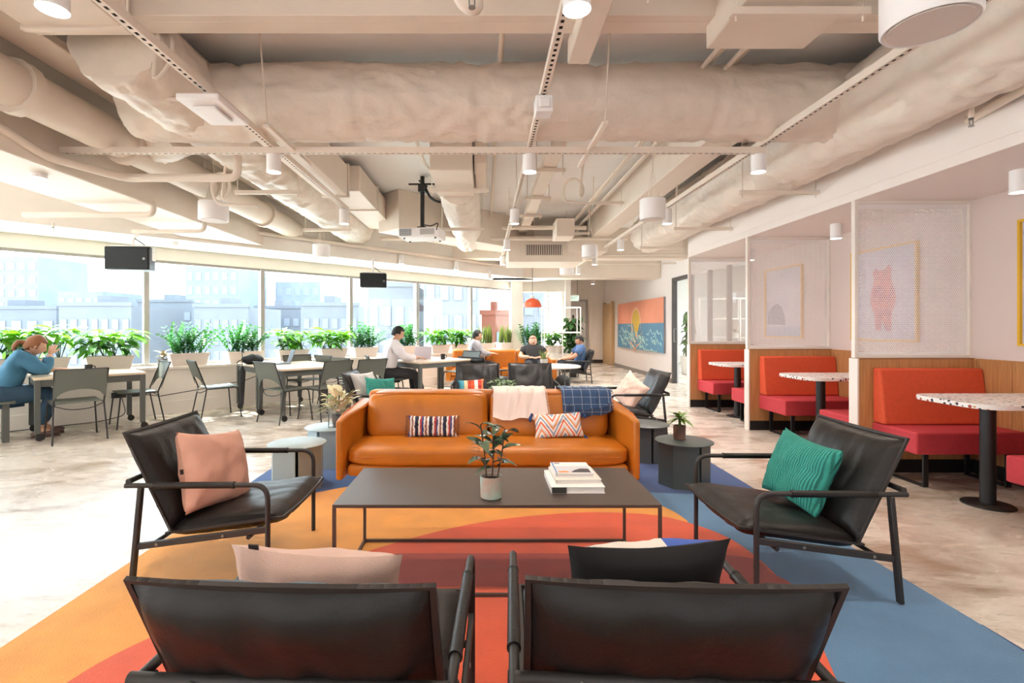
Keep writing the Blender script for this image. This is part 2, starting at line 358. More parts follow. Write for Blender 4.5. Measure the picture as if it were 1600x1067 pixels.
# ---------------------------------------------------------------- outside
w = MB(); a, b, c, d = L(S0-6,0.75), L(S1+2,0.75), L(S1+2,15), L(S0-6,15); w.prism([(a.x,a.y),(b.x,b.y),(c.x,c.y),(d.x,d.y)], -0.9, -0.6); o = w.build('bounce_slab', mat('pale bounce slab','e2e0dc',0.9), smooth=0); tag(o, 'unseen pale slab added just outside the windows to bounce light onto the ceiling', kind='structure')  # added out of view to bounce sunlight up onto the ceiling
M_ground = mat('outside ground', 'a9a9a6', 0.9); g = MB(); g.box((-160,-60,-12.2),(160,220,-12)); o = g.build('street_ground', M_ground, smooth=0); tag(o, kind='structure')
M_bwin = mat('far window', '6f757c', 0.6)  # grey lightened to carry distance haze
def building(x0, x1, Y, ytop, dep, nx, nz, wallc, label, z0=-12, fh=1.6, roof=True):
    a = P(x0,0,Y).x; b = P(x1,0,Y).x; top = H-(ytop-VY)*Y/F
    t = empty('apartment_building', ((a+b)/2, Y, z0), 0, label, 'building', 'pale buildings beyond the windows')
    hw = (b-a)/2; h = top-z0
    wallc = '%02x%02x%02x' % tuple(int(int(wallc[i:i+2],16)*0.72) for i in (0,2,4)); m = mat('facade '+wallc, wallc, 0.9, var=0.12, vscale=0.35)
    f = MB(); f.box((-hw,0,0),(hw,dep,h)); f.build('wall', m, t, smooth=0)
    if roof:
        f = MB(); f.box((-hw-0.1,-0.1,h),(hw+0.1,0.25,h+0.35)); f.box((-hw*0.5,dep*0.3,h),(-hw*0.1,dep*0.6,h+1.1)); f.build('roof_parapet', m, t)
    me = None; cw = 2*hw/nx
    for i in range(nx):
        for k in range(nz):
            if me is None:
                f = MB(); f.box((-cw*0.3,-0.08,-fh*0.3),(cw*0.3,0.05,fh*0.3)); me = f.mesh('window', M_bwin)
            inst(me, 'window', t, loc=(-hw+cw*(i+0.5), 0, h-0.9-fh*(k+0.5)))
building(-60, 88, 52, 483, 8, 6, 3, '8c9096', 'low white block behind the seated woman, leftmost seen outside')
building(92, 205, 46, 478, 8, 7, 3, '94979b', 'low white rooftop block behind the second window planter')
building(215, 300, 60, 472, 8, 6, 4, '90959b', 'low pale block with small windows behind the pink potted plant')
building(303, 388, 50, 480, 8, 6, 3, '999ca0', 'low pale block behind the feathery plants left of the third mullion')
building(398, 470, 62, 482, 8, 5, 3, '8f9399', 'low pale block behind the broad leaved plants at the middle window')
building(472, 560, 48, 478, 8, 6, 3, '979a9e', 'low pale block below the second loudspeaker')
building(-40, 60, 120, 400, 15, 6, 10, '9ba6b4', 'tall hazy tower outside the leftmost window', fh=3.2, roof=False)  # distance haze is put into the tower colours as pale blue-grey
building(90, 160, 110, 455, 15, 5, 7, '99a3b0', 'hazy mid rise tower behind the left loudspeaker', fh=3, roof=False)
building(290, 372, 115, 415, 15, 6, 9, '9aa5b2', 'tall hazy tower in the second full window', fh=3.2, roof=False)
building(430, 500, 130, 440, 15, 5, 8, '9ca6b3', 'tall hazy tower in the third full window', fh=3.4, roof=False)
building(575, 655, 34, 448, 8, 4, 4, '9c9da0', 'pale facade with big windows behind the man in the white shirt', fh=2.2)
building(662, 748, 30, 400, 8, 4, 4, 'a0a0a2', 'close white facade with rows of windows right of the laptop man', fh=2.2)
building(752, 812, 36, 492, 8, 3, 3, 'b3684c', 'low terracotta coloured storefront behind the spiky plants')
building(815, 905, 42, 440, 8, 4, 4, '9fa0a2', 'white facade beyond the orange pendant lamp', fh=2.4)

# ---------------------------------------------------------------- ceiling services
def thing1(mb, name, m, label, cat, group=None, **k): return tag(mb.build(name, m, **k), label, cat, group)
M_slot = mat('slot dark', '2a211c', 0.8)
def beam(name, lo, hi, label): w = MB(); w.box(lo, hi); return struct(name, w, M_ceil2, bev=0.01, label=label)
# transverse beam near the camera with lower flange
w = MB(); w.box((-2.45,2.96,3.1),(3.4,3.08,3.13)); w.box((-2.45,3.0,3.13),(3.4,3.04,SL)); w.box((-2.45,2.94,3.3),(3.4,3.1,SL))
w.box((-2.45,2.90,3.10),(3.4,2.96,3.26)); struct('trim_5', w, M_ceil2, bev=0.004, label='painted steel beam crossing nearest the camera')
beam('trim_6', (-4.2,-2,2.55), (-3.44,8.2,SL), 'deep boxed beam running away above the left tables')
beam('trim_7', (1.98,4.35,2.95), (2.28,10.5,SL), 'boxed beam running away right of centre')
w = MB()
a, b, c, d = L(4.3,-2.3), L(7.6,-2.3), L(7.6,-1.75), L(4.3,-1.75); w.prism([(a.x,a.y),(b.x,b.y),(c.x,c.y),(d.x,d.y)], 2.80, SL)
struct('trim_8', w, M_ceil2, bev=0.01, label='second bulkhead parallel to the windows')
beam('trim_9', (0.45,9.4,2.52), (1.85,10.4,3.0), 'boxed grille bulkhead far down the ceiling')
gr = empty('ceiling_vent', (1.12,9.39,2.74), 0, 'dark slatted air grille on the far ceiling box', 'vent')
f = MB(); f.box((-0.36,-0.02,-0.12),(0.36,0,-0.10)); f.box((-0.36,-0.02,0.10),(0.36,0,0.12)); f.box((-0.36,-0.02,-0.10),(-0.34,0,0.10)); f.box((0.34,-0.02,-0.10),(0.36,0,0.10)); f.build('frame', M_ceil2, gr)
f = MB(); f.box((-0.34,-0.004,-0.10),(0.34,-0.001,0.10)); f.build('backing', M_slot, gr)
f = MB(); f.box((-0.007,-0.018,-0.10),(0.007,-0.004,0.10)); me = f.mesh('slat', M_ceil2)
for k in range(20): inst(me, 'slat', gr, loc=(-0.323+0.034*k,0,0))
beam('trim_10', (-1.5,10.6,2.75), (4.35,11.0,SL), 'transverse ceiling beam beyond the grille')
beam('trim_11', (0.2,12.3,2.5), (4.35,12.8,SL), 'furthest transverse ceiling beam')

def wrapped(name, pts, r, label, seed=0, amp=0.016, n=56, group=None, flat=1.0, ringd=0.9):
    pts = [Vector(p) for p in pts]; out = []
    for i in range(len(pts)-1):
        k = max(1, int((pts[i+1]-pts[i]).length/0.035))
        out += [pts[i].lerp(pts[i+1], j/k) for j in range(k)]
    out.append(pts[-1]); ln = [0]
    for i in range(1, len(out)): ln.append(ln[-1]+(out[i]-out[i-1]).length)
    T = ln[-1]
    def rf(t, a, p):
        s_ = ln[min(len(ln)-1, int(round(t*(len(ln)-1))))]
        v = Vector((s_*1.3, math.cos(a)*1.5+seed*7, math.sin(a)*1.5))
        q = noise.noise(v)*0.9*amp/0.25
        v2 = Vector((s_*2.2+noise.noise(v*2)*2, a*1.8+seed*3, seed)); q += (1-abs(noise.noise(v2)*2.2))*amp*1.1/0.25-amp/0.25*0.8
        v3 = Vector((s_*11, math.cos(a)*5, math.sin(a)*5+seed)); q += noise.noise(v3)*amp*0.8/0.25
        ph = (s_ % ringd)/ringd; q -= math.exp(-((min(ph,1-ph)*ringd/0.035)**2))*0.055
        c_ = 1.0
        return (1+q*0.9)*c_
    f = MB(); f.tube(out, r, n=n, rf=rf)
    o = f.build(name, M_wrap, smooth=75); return tag(o, label, 'duct', group)
wrapped('wrapped_air_duct', fillet([(-2.75,3.95,3.06),(1.6,3.95,3.06),(3.3,3.95,3.04)],0.4), 0.285, 'fat cloth wrapped duct crossing the whole ceiling in front of the camera', 1)
wrapped('wrapped_air_duct', [(-2.3,3.1,3.08),(-2.3,8.95,3.05)], 0.30, 'wrapped duct running away left of the left perforated rail', 2)
wrapped('wrapped_air_duct', [(2.95,0.3,2.98),(2.95,9.0,2.96)], 0.33, 'wrapped duct running away beside the booth soffit', 3)
wrapped('wrapped_air_duct', [(-0.32,6.0,3.0),(-0.32,9.6,2.98)], 0.25, 'ribbed wrapped duct behind the projector', 4, amp=0.016, ringd=0.45)
wrapped('wrapped_air_duct', [(-3.2,4.7,3.02),(-2.6,4.3,3.04)], 0.24, 'short wrapped duct elbow at the left end of the crossing duct', 5)
def boxduct(name, lo, hi, label, m=None, cat='duct', flanges=()):
    w = MB(); w.box(lo, hi)
    for y in flanges: w.box((lo[0]-0.02,y-0.02,lo[2]-0.02),(hi[0]+0.02,y+0.02,hi[2]+0.02))
    return thing1(w, name, m or M_ceil2, label, cat, bev=0.008)
boxduct('sheet_metal_duct', (-2.62,0.4,3.0), (-2.06,2.93,3.3), 'flat box duct overhead at the top left corner', flanges=(1.6,2.85))
boxduct('sheet_metal_duct', (-1.98,6.2,2.98), (-1.55,8.6,3.3), 'plain box duct beside the left perforated rail', flanges=(7.2,))
boxduct('sheet_metal_duct', (-1.9,3.9,2.84), (-1.62,6.0,3.2), 'narrow box duct rising behind the left rail', flanges=(5.9,))
boxduct('sheet_metal_duct', (0.54,0.5,3.0), (0.68,3.25,3.16), 'square trunking ending just short of the crossing duct')
boxduct('fan_coil_unit', (-0.55,5.0,2.86), (-0.12,6.0,3.3), 'white fan coil box hanging over the projector', cat='air unit')
boxduct('fan_coil_unit', (-0.10,5.05,2.95), (0.02,5.95,3.3), 'slim control box beside the fan coil box over the projector', cat='air unit')
boxduct('fan_coil_unit', (1.34,2.2,2.97), (1.93,3.02,3.32), 'white fan coil box at the top edge right of centre', cat='air unit')
boxduct('cable_trunking', (0.66,5.0,3.1), (0.82,11.9,3.2), 'pale cable trunking running away right of the centre rail', cat='trunking')
boxduct('cable_trunking', (-3.05,1.5,3.12), (-2.78,7.9,3.18), 'flat cable tray between the two left pipes', cat='trunking')
boxduct('junction_box', (1.2,8.3,2.8), (1.5,8.8,3.1), 'pale ceiling box beside the far round speakers', cat='ceiling box')
boxduct('junction_box', (1.55,9.3,2.7), (2.3,9.9,2.95), 'wide pale ceiling box at the far right', cat='ceiling box')
# trapeze hangers
def hanger(x0, x1, y, z, label, top=SL):
    t = empty('trapeze_hanger', ((x0+x1)/2, y, z), 0, label, 'hanger')
    hw = (x1-x0)/2; f = MB(); f.box((-hw,-0.02,-0.04),(hw,0.02,0)); f.build('strut', M_ceil2, t, bev=0.003)
    for s in (-1,1):
        f = MB(); f.tube([(s*(hw-0.03),0,-0.07),(s*(hw-0.03),0,top-z)], 0.006, 6); f.build('threaded_rod', M_ceil2, t)
for i, (x0, x1, y, z) in enumerate([(0.4,0.85,2.5,2.98),(1.28,2.0,2.6,2.95),(0.56,0.92,5.67,3.09),(0.56,0.92,6.9,3.09),(0.56,0.92,8.0,3.09),(0.56,0.92,9.0,3.09),(-0.62,0.05,5.6,2.84),(-0.64,0.0,7.2,2.72),
        (2.5,3.28,4.9,2.63),(2.5,3.28,6.6,2.61),(2.55,3.28,8.2,2.61),(1.5,1.95,7.0,3.05),(1.45,1.9,9.0,3.0),(-2.65,-1.95,5.3,2.74),(-2.65,-1.95,7.3,2.73)]):
    names = ['strut hanger above the nearest central downlight','strut hanger under the fan coil box at the top right','strut hanger holding the cable trunking, nearest','strut hanger holding the cable trunking, second','strut hanger holding the cable trunking, third','strut hanger holding the cable trunking, furthest','strut hanger under the fan coil box over the projector','strut hanger under the ribbed duct behind the projector','strut hanger under the booth side duct, nearest','strut hanger under the booth side duct, middle','strut hanger under the booth side duct, furthest','strut hanger under the right conduits, nearer','strut hanger under the right conduits, further','strut hanger under the left duct, nearer','strut hanger under the left duct, further']
    hanger(x0, x1, y, z, names[i])
# diagonal struts under the crossing duct
for x, y0, y1, z, lab in ((-1.55,3.55,4.1,2.74,'short strut under the crossing duct, left of centre'),(0.85,3.5,4.15,2.74,'short strut under the crossing duct, right of centre')):
    t = empty('duct_support_strut', (x,y0,z), 0, lab, 'hanger')
    f = MB(); f.box((-0.02,0,-0.03),(0.02,y1-y0+0.3,0)); f.build('strut', M_ceil2, t, bev=0.003)
    f = MB(); f.tube([(0,0.02,-0.03),(0,-0.13,SL-z)],0.006,6); f.build('threaded_rod', M_ceil2, t)
# pipes
def pipe(pts, r, label, fr=0.08, joints=(), n=14, cat='pipe', name='water_pipe'):
    f = MB(); f.tube(fillet(pts, fr), r, n)
    for p, ax in joints:
        q = Vector(p); d = Vector(ax)*0.04; f.tube([q-d,q+d], r*1.22, n)
    return thing1(f, name, M_ceil2, label, cat)
pipe([(-3.1,0.5,2.88),(-3.1,8.15,2.87)], 0.15, 'fat white pipe running away along the boxed beam', joints=[((-3.1,y,2.875),(0,1,0)) for y in (2.2,3.3,4.3,5.6,7)])
pipe([(-3.42,3.3,2.75),(-3.42,3.9,2.62),(-3.2,4.45,2.62),(-2.2,4.45,2.62),(-2.2,4.45,3.0)], 0.035, 'bent white pipe dropping beside the dome camera and running right')
pipe([(-4.8,5.2,2.46),(-3.45,5.2,2.46),(-3.45,5.2,2.6)], 0.03, 'short horizontal pipe under the boxed beam, nearer')
pipe([(-4.3,6.1,2.46),(-3.42,6.1,2.46),(-3.42,6.1,3.3)], 0.025, 'short horizontal pipe under the boxed beam, further')
pipe([(-0.12,2.4,3.38),(-0.12,2.4,2.86),(-0.04,2.42,2.82),(-0.04,2.42,2.9)], 0.035, 'pipe elbow with sprinkler at the top centre', fr=0.05)
pipe([(-0.7,4.4,3.2),(-0.7,5.8,3.2),(-0.2,9.8,3.2)], 0.018, 'thin conduit slanting towards the projector')
for k, (x, z) in enumerate(((1.62,3.22),(1.72,3.3),(1.80,3.22),(1.90,3.3))):
    pipe([(x,1.5,z),(x,12,z)], 0.018, ['leftmost','second','third','rightmost'][k]+' of four parallel conduits running away right of centre', cat='conduit', name='conduit')
pipe([(0.12,1.4,3.3),(0.12,11,3.3)], 0.02, 'straight conduit high above the centre rail', cat='conduit', name='conduit')
pipe([(-1.9,9.1,2.9),(2.6,9.1,2.9)], 0.03, 'horizontal pipe in front of the grille box', cat='pipe')
pipe([(0.3,8.6,3.0),(1.75,8.6,3.0)], 0.035, 'horizontal pipe between trunking and right conduits', cat='pipe')
pipe([(3.2,1.5,2.86),(3.2,3.0,2.70),(3.3,3.4,2.70)], 0.03, 'white pipe with sprinkler above the soffit at the right', cat='pipe')
a = L(1.0,-0.75); b = L(8.5,-0.75); pipe([(a.x,a.y,2.74),(b.x,b.y,2.72)], 0.035, 'white pipe running along the window bulkhead')
a = L(5.2,-1.3); b = L(8.0,-1.3); pipe([(a.x,a.y,2.95),(b.x,b.y,2.95)], 0.07, 'thicker white pipe parallel to the windows', joints=[])
for x, y, lab in ((1.95,10.2,'high thin pipe at the far right, nearer'),(2.6,11.6,'high thin pipe at the far right, further')):
    pipe([(x,y,2.75),(4.3,y-0.4,2.72)], 0.02, lab)
# curled flexible conduits
def coil(c, r, lab, m=M_ceil2):
    f = MB(); pts = [Vector(c)+Vector((r*math.cos(t*0.5)*(1-t*0.02), 0.02*t, r*math.sin(t*0.5)*1.2)) for t in range(-2, 9)]
    pts = [pts[0]+Vector((0.05,0,0.5))]+pts+[pts[-1]+Vector((0.35,0.1,0.0))]
    f.tube(fillet(pts,0.1,3), 0.014, 8); thing1(f, 'flexible_conduit', m, lab, 'cable')
coil((-2.55,4.75,2.62), 0.13, 'curled flexible conduit above the left round speaker')
coil((1.05,5.9,2.92), 0.12, 'curled flexible conduit above the right round speaker')
coil((-2.2,3.15,3.05), 0.24, 'large loop of cable against the left wrapped duct')
# sprinklers
def sprinkler(x, y, z, lab, top):
    t = empty('sprinkler', (x,y,z), 0, lab, 'sprinkler')
    f = MB(); f.tube([(0,0,0.03),(0,0,top-z)], 0.016, 8); f.build('drop_pipe', M_ceil2, t)
    f = MB(); f.lathe([(0.012,0.04),(0.014,0.02),(0.006,0.015)],10); f.tube([(-0.012,0,0.02),(-0.012,0,-0.01),(0,0,-0.02),(0.012,0,-0.01),(0.012,0,0.02)],0.003,6); f.lathe([(0.016,-0.024),(0.016,-0.02)],12); f.build('sprinkler_head', M_steel, t)
sprinkler(-0.055, 2.2, 2.72, 'sprinkler at the top centre below the beam', 2.86)
sprinkler(3.12, 3.2, 2.60, 'sprinkler below the pipe at the right beside the soffit', 2.70)
sprinkler(-5.1, 5.9, 2.44, 'sprinkler over the left windows', 2.52)
# perforated rails
def rail(a, b, label, z=2.75, wd=0.045, pitch=0.05):
    a = Vector((*a,z)); b = Vector((*b,z)); ln = (b-a).length; d = (b-a).normalized()
    t = empty('perforated_rail', a, math.atan2(d.y,d.x), label, 'rail')
    f = MB(); h = wd/2
    f.box((0,-h,0),(ln,-h+0.004,0.045)); f.box((0,h-0.004,0),(ln,h,0.045)); f.box((0,-h,0.045),(ln,h,0.049))
    f.box((0,-h+0.004,0),(ln,-0.009,0.003)); f.box((0,0.009,0),(ln,h-0.004,0.003))
    x = 0
    while x < ln-0.02:
        f.box((x,-0.009,0),(min(x+0.022,ln),0.009,0.003)); x += pitch
    f.build('channel', M_ceil2, t, smooth=0)
    f = MB(); f.box((0.01,-h+0.006,0.006),(ln-0.01,h-0.006,0.012)); f.build('hole_shade', M_slot, t)  # dark strip painting the shade seen through the rail holes
    for k in range(int(ln/1.7)+1):
        g = MB(); g.tube([(0.12+1.7*k,0,0.049),(0.12+1.7*k,0,SL-z)], 0.005, 6); g.build('hanger_rod', M_ceil2, t)
rail((-1.73,0.6), (-1.73,6.3), 'perforated lighting rail running away on the left')
rail((0.373,0.6), (0.373,12.2), 'perforated lighting rail running away in the centre')
rail((2.245,0.6), (2.245,12.2), 'perforated lighting rail running away on the right')
rail((-3.73,4.06), (2.28,4.06), 'perforated lighting rail crossing below the wrapped duct', z=2.70)
w = MB(); w.box((-1.86,3.0,2.66),(-1.60,3.4,2.70)); w.box((-1.80,3.08,2.64),(-1.66,3.3,2.66)); thing1(w, 'access_point', M_lamp, 'flat white wireless box on the left rail', 'access point', bev=0.015)
w = MB(); w.box((0.32,3.12,2.64),(0.43,3.24,2.745)); w.box((0.34,3.10,2.66),(0.41,3.12,2.72)); thing1(w, 'junction_box', M_lamp, 'small white box on the centre rail', 'ceiling box', bev=0.008)
# downlights
dlab = {}
def downlight(x, y, z, label, r=0.056, h=0.18, watt=LAMP, col=(1,0.9,0.82)):
    t = empty('cylinder_downlight', (x,y,z), 0, label, 'downlight', 'white cylinder downlights')
    if not dlab:
        f = MB(); f.lathe([(r*0.9,0.012),(r,0.0),(r,h-0.004),(r-0.004,h)],32); f.tube([(0,0,h),(0,0,h+0.03)],0.012,8); dlab['b'] = f.mesh('lamp_body', M_lamp)
        f = MB(); f.lathe([(r*0.88,0.0),(r*0.88,0.004)],28); dlab['l'] = f.mesh('lens', M_glow)
    inst(dlab['b'], 'lamp_body', t); inst(dlab['l'], 'lens', t, loc=(0,0,0.003))
    if watt:
        ld = bpy.data.lights.new('lamp_light','SPOT'); ld.energy = watt; ld.spot_size = math.radians(125); ld.spot_blend = 0.9; ld.color = col; ld.shadow_soft_size = 0.06
        lo = bpy.data.objects.new('lamp_light', ld); C.objects.link(lo); lo.parent = t; lo.location = (0,0,-0.01)
zs = 2.56
nm = {0:'nearest the camera',1:'at the crossing rail',2:'second beyond the crossing rail',3:'third beyond the crossing rail',4:'fourth beyond the crossing rail',5:'at the far end'}
for x, row in ((-1.73,'left'),(0.37,'centre'),(2.25,'right')):
    ys = (2.0,4.1,6.15) if row == 'left' else (2.0,4.1,6.15,8.25,10.2,12.0)
    for k, y in enumerate(ys):
        downlight(x, y, zs, 'white cylinder downlight on the %s rail, %s' % (row, 'first beyond the crossing rail' if k == 2 else nm[k] if k < 2 else nm[k-1] if k < 5 else nm[5]), watt=LAMP*(1.0 if y < 5 else 2.2), col=(1,0.87,0.74) if y < 5 else (1,0.92,0.86))
downlight(-3.66, 4.1, zs-0.05, 'white cylinder downlight beside the dome camera')
for x, y, lab in ((3.3,13.2,'white cylinder downlight added to brighten the mural, nearer'),(3.3,15.2,'white cylinder downlight added to brighten the mural, further'),(2.9,17.0,'white cylinder downlight added to brighten the grey exit door'),(1.3,13.0,'white cylinder downlight added to brighten the far ledge plants')):
    downlight(x, y, 2.6, lab, watt=LAMP*1.4)  # extra lamps added to lift the dark far end
for x, y, z, lab in ((-4.4,7.1,2.44,'small white downlight under the bulkhead right of the left loudspeaker'),(-2.9,8.6,2.45,'small white downlight under the bulkhead above the middle windows'),(-1.6,9.6,2.5,'small white downlight right of the second loudspeaker'),(-0.6,10.6,2.5,'small white downlight far along the windows'),(0.1,11.4,2.4,'small white downlight left of the orange pendant')):
    downlight(x, y, z, lab, watt=LAMP*0.5)
for x, y, lab in ((3.86,3.6,'white downlight under the booth soffit at the right edge'),(3.86,5.48,'white downlight over the middle booth'),(3.86,7.25,'white downlight over the far booth')):
    downlight(x, y, 2.26, lab, h=0.16, watt=LAMP*0.16)
# drum shaped pendant speakers
def drum(x, y, z, label, r=0.15, h=0.2, hang=True):
    t = empty('pendant_speaker', (x,y,z), 0, label, 'speaker', 'white drum speakers')
    f = MB(); f.lathe([(r-0.012,0.006),(r-0.006,0.0),(r,0.008),(r,h-0.006),(r-0.008,h)],40); f.build('housing', M_lamp, t)
    f = MB(); f.lathe([(r-0.022,-0.001),(r-0.022,0.004)],36); f.build('speaker_grille', mat('speaker cloth','e0d6cf',0.7), t)
    for k in range(3):
        a = 2*PI*k/3; f = MB(); f.tube([(r*0.6*math.cos(a),r*0.6*math.sin(a),h),(0,0,min(h+0.35,SL-z-0.05))],0.003,5); f.build('wire', M_ceil2, t)
    f = MB(); f.tube([(0,0,min(h+0.3,SL-z-0.1)),(0,0,SL-z)],0.008,6); f.build('stem', M_ceil2, t)
drum(1.72,1.93,2.45,'large white drum speaker at the top right', r=0.155, h=0.26)
drum(-2.93,5.4,2.44,'white drum speaker over the left work tables')
drum(1.8,5.35,2.44,'white drum speaker left of the right rail lamp', r=0.132, h=0.22)
drum(-2.55,7.8,2.38,'white drum speaker above the middle windows', r=0.13)
drum(1.75,8.3,2.45,'white drum speaker far off on the right', r=0.13)
drum(1.75,10.6,2.4,'white drum speaker furthest away', r=0.15)
# dome camera
t = empty('dome_camera', (-3.62,3.85,2.60), 0, 'white dome security camera at the left edge', 'camera')
f = MB(); f.lathe([(0.07,0.0),(0.078,0.02),(0.078,0.06),(0.06,0.07),(0.03,0.07),(0.03,0.2)],28); f.build('housing', M_lamp, t)
f = MB(); f.ball((0,0,0.0),(0.052,0.052,0.05),20,12); f.build('dome', mat('smoked dome','2a2725',0.1,coat=1), t)
# projector on pole
t = empty('projector', (-0.87,7.0,2.52), math.radians(-8), 'white projector hanging from a black pole', 'projector')
f = MB(); f.box((-0.29,-0.2,0),(0.29,0.2,0.13)); f.build('body', M_lamp, t, bev=0.02)
f = MB()
for k in range(7): f.box((-0.27,-0.206,0.02+0.014*k),(-0.1,-0.198,0.028+0.014*k))
f.build('vent_grille', mat('vent grey','77787a',0.5), t)
f = MB(); f.box((0.02,-0.206,0.03),(0.22,-0.199,0.11)); f.build('port_panel', mat('port panel','b8b3ae',0.5), t)
f = MB(); f.lathe([(0.055,0),(0.06,0.03),(0.05,0.05)],20,M=Matrix.Translation((0.1,0.2,0.065))@Matrix.Rotation(-PI/2,4,'X')); f.build('lens', M_black, t)
for k in range(4): f = MB(); f.tube([((-0.22,0.22)[k%2],(-0.14,0.14)[k//2],-0.015),((-0.22,0.22)[k%2],(-0.14,0.14)[k//2],0)],0.014,8); f.build('foot', M_black, t)
f = MB(); f.tube([(0,0,0.16),(0,0,SL-2.52)],0.03,14); f.box((-0.06,-0.06,0.13),(0.06,0.06,0.17)); f.box((-0.05,-0.05,0.66),(0.05,0.05,0.76)); f.build('pole', M_black, t)
f = MB(); f.bar((-0.2,0.0,0.78),(0.2,0.05,0.78),0.03,0.02); f.bar((0,-0.15,0.78),(0.02,0.15,0.78),0.03,0.02); f.build('ceiling_bracket', M_black, t)
f = MB(); f.tube(fillet([(0.03,0,0.74),(0.12,0.02,0.55),(0.4,0.1,0.5)],0.1),0.018,8); f.tube(fillet([(0.02,-0.03,0.2),(0.15,-0.1,0.16),(0.27,-0.16,0.2),(0.25,-0.205,0.09)],0.05),0.008,6); f.build('cable', M_black, t)
# black wall speakers
def wallspeaker(px, py, Y, w_, rz, label):
    p = P(px, py, Y); t = empty('loudspeaker', p, rz, label, 'speaker', 'black loudspeakers at the windows'); hw = w_/2; h = w_*0.27
    f = MB(); f.prism([(-hw,-0.13),(hw,-0.13),(hw*0.72,0.14),(-hw*0.72,0.14)],-h,h); f.build('cabinet', M_black, t, bev=0.015)
    f = MB(); f.box((-hw+0.015,-0.142,-h+0.015),(hw-0.015,-0.129,h-0.015)); f.build('speaker_grille', mat('grille black','161a1e',0.7,bump=0.3,bscale=400), t, bev=0.004)
    f = MB(); f.lathe([(0.016,0),(0.016,0.004)],16,M=Matrix.Translation((hw*0.78,-0.142,-0.01))@Matrix.Rotation(PI/2,4,'X')); f.build('badge', M_steel, t)
    f = MB(); f.box((-hw*0.9,-0.05,h+0.01),(hw*0.9,0.05,h+0.025)); f.box((-hw*0.9,-0.02,-0.02),(-hw*0.9+0.012,0.05,h+0.02)); f.box((hw*0.9-0.012,-0.02,-0.02),(hw*0.9,0.05,h+0.02)); f.tube([(0,0,h+0.02),(0,0,h+0.1),(0.0,0.12,2.52-p.z)],0.018,8); f.build('bracket', M_lamp, t)
    f = MB(); f.tube(fillet([(0.02,0.0,h+0.12),(0.1,0.03,h+0.06),(hw*0.9,0.02,h*0.6)],0.05),0.006,6); f.build('cable', M_black, t)
wallspeaker(208, 405, 6.45, 0.55, math.radians(4), 'left black loudspeaker hung over the windows')
wallspeaker(583, 439, 8.9, 0.47, math.radians(14), 'right black loudspeaker hung over the windows')
# orange pendant, exit sign
pz = P(832,480,11.0)
t = empty('pendant_lamp', pz, 0, 'orange dome pendant lamp over the far lounge', 'lamp')
f = MB(); f.lathe([(0.20,0.0),(0.198,0.03),(0.185,0.08),(0.15,0.14),(0.09,0.18),(0.04,0.195)],32); f.build('lamp_shade', mat('orange enamel','dd5a33',0.35), t)
f = MB(); f.lathe([(0.035,0.195),(0.04,0.23),(0.02,0.27)],16); f.build('socket', M_lamp, t)
f = MB(); f.lathe([(0.06,SL-pz.z-0.03),(0.06,SL-pz.z)],16); f.tube([(0,0,0.26),(0,0,SL-pz.z)],0.006,6); f.build('cord', M_black, t)
es = P(895,466,16.5)
t = empty('exit_sign', es, 0, 'white and green exit sign hanging before the far door', 'sign')
f = MB(); f.box((-0.2,-0.02,-0.09),(0.2,0.02,0.09)); f.build('sign_box', mat('sign white','eefaf4',0.4,emit='e6fff2',es=0.8), t, bev=0.004)
def text(s, size, m, parent, loc, rot, name='lettering', ext=0.002, align='CENTER'):
    c = bpy.data.curves.new(name,'FONT'); c.body = s; c.size = size; c.extrude = ext; c.align_x = align; c.align_y = 'CENTER'; c.resolution_u = 2
    o = bpy.data.objects.new(name, c); C.objects.link(o); o.parent = parent; o.location = loc; o.rotation_euler = rot
    bpy.context.view_layer.update(); me = bpy.data.meshes.new_from_object(o); bpy.data.objects.remove(o); me.materials.clear(); me.materials.append(m)
    return inst(me, name, parent, loc=loc, rot=rot)
text('EXIT', 0.14, mat('sign green','16a06a',0.5), t, (0,-0.022,0), (PI/2,0,0))
f = MB(); f.tube([(-0.15,0,0.09),(-0.15,0,SL-es.z)],0.008,6); f.tube([(0.15,0,0.09),(0.15,0,SL-es.z)],0.008,6); f.build('hanger_rod', M_steel, t)

# ---------------------------------------------------------------- rug
def rugmat(name, c): return mat(name, c, 0.95, var=0.13, vscale=5, bump=0.5, bscale=220, sheen=0.3)
RX0, RX1, RY0, RY1 = -1.93, 2.14, 0.7, 4.82
rug = empty('area_rug', (0,0,0), 0, 'large multicoloured rug with sunset curves of orange, red and blue', 'rug')
f = MB(); f.box((RX0,RY0,0.0005),(RX1,RY1,0.010)); f.build('rug_base', rugmat('rug mid blue','517fa6'), rug, bev=0.003)
def smooth_curve(pts, k=6):
    out = []
    for i in range(len(pts)-1):
        p0 = pts[max(i-1,0)]; p1 = pts[i]; p2 = pts[i+1]; p3 = pts[min(i+2,len(pts)-1)]
        for j in range(k):
            t = j/k
            out.append(tuple(0.5*((2*p1[d])+(-p0[d]+p2[d])*t+(2*p0[d]-5*p1[d]+4*p2[d]-p3[d])*t*t+(-p0[d]+3*p1[d]-3*p2[d]+p3[d])*t**3) for d in (0,1)))
    return out+[pts[-1]]
def pile(poly, z, m, nm='pile_field'):
    f = MB(); f.prism(poly, 0.009, z); return f.build(nm, m, rug, smooth=0)
navy = smooth_curve([(RX1,3.55),(1.75,3.80),(1.4,3.85),(0.8,3.95),(0.0,4.2),(-0.8,4.35)])+[(-0.8,RY1),(RX1,RY1)]
pile(navy, 0.0105, rugmat('rug navy','1f4682')); 
lb = [(RX0,3.2),(-1.0,3.9),(0,4.5),(0.2,RY1),(RX0,RY1)]; pile(lb, 0.0108, rugmat('rug strong blue','1f5596'))
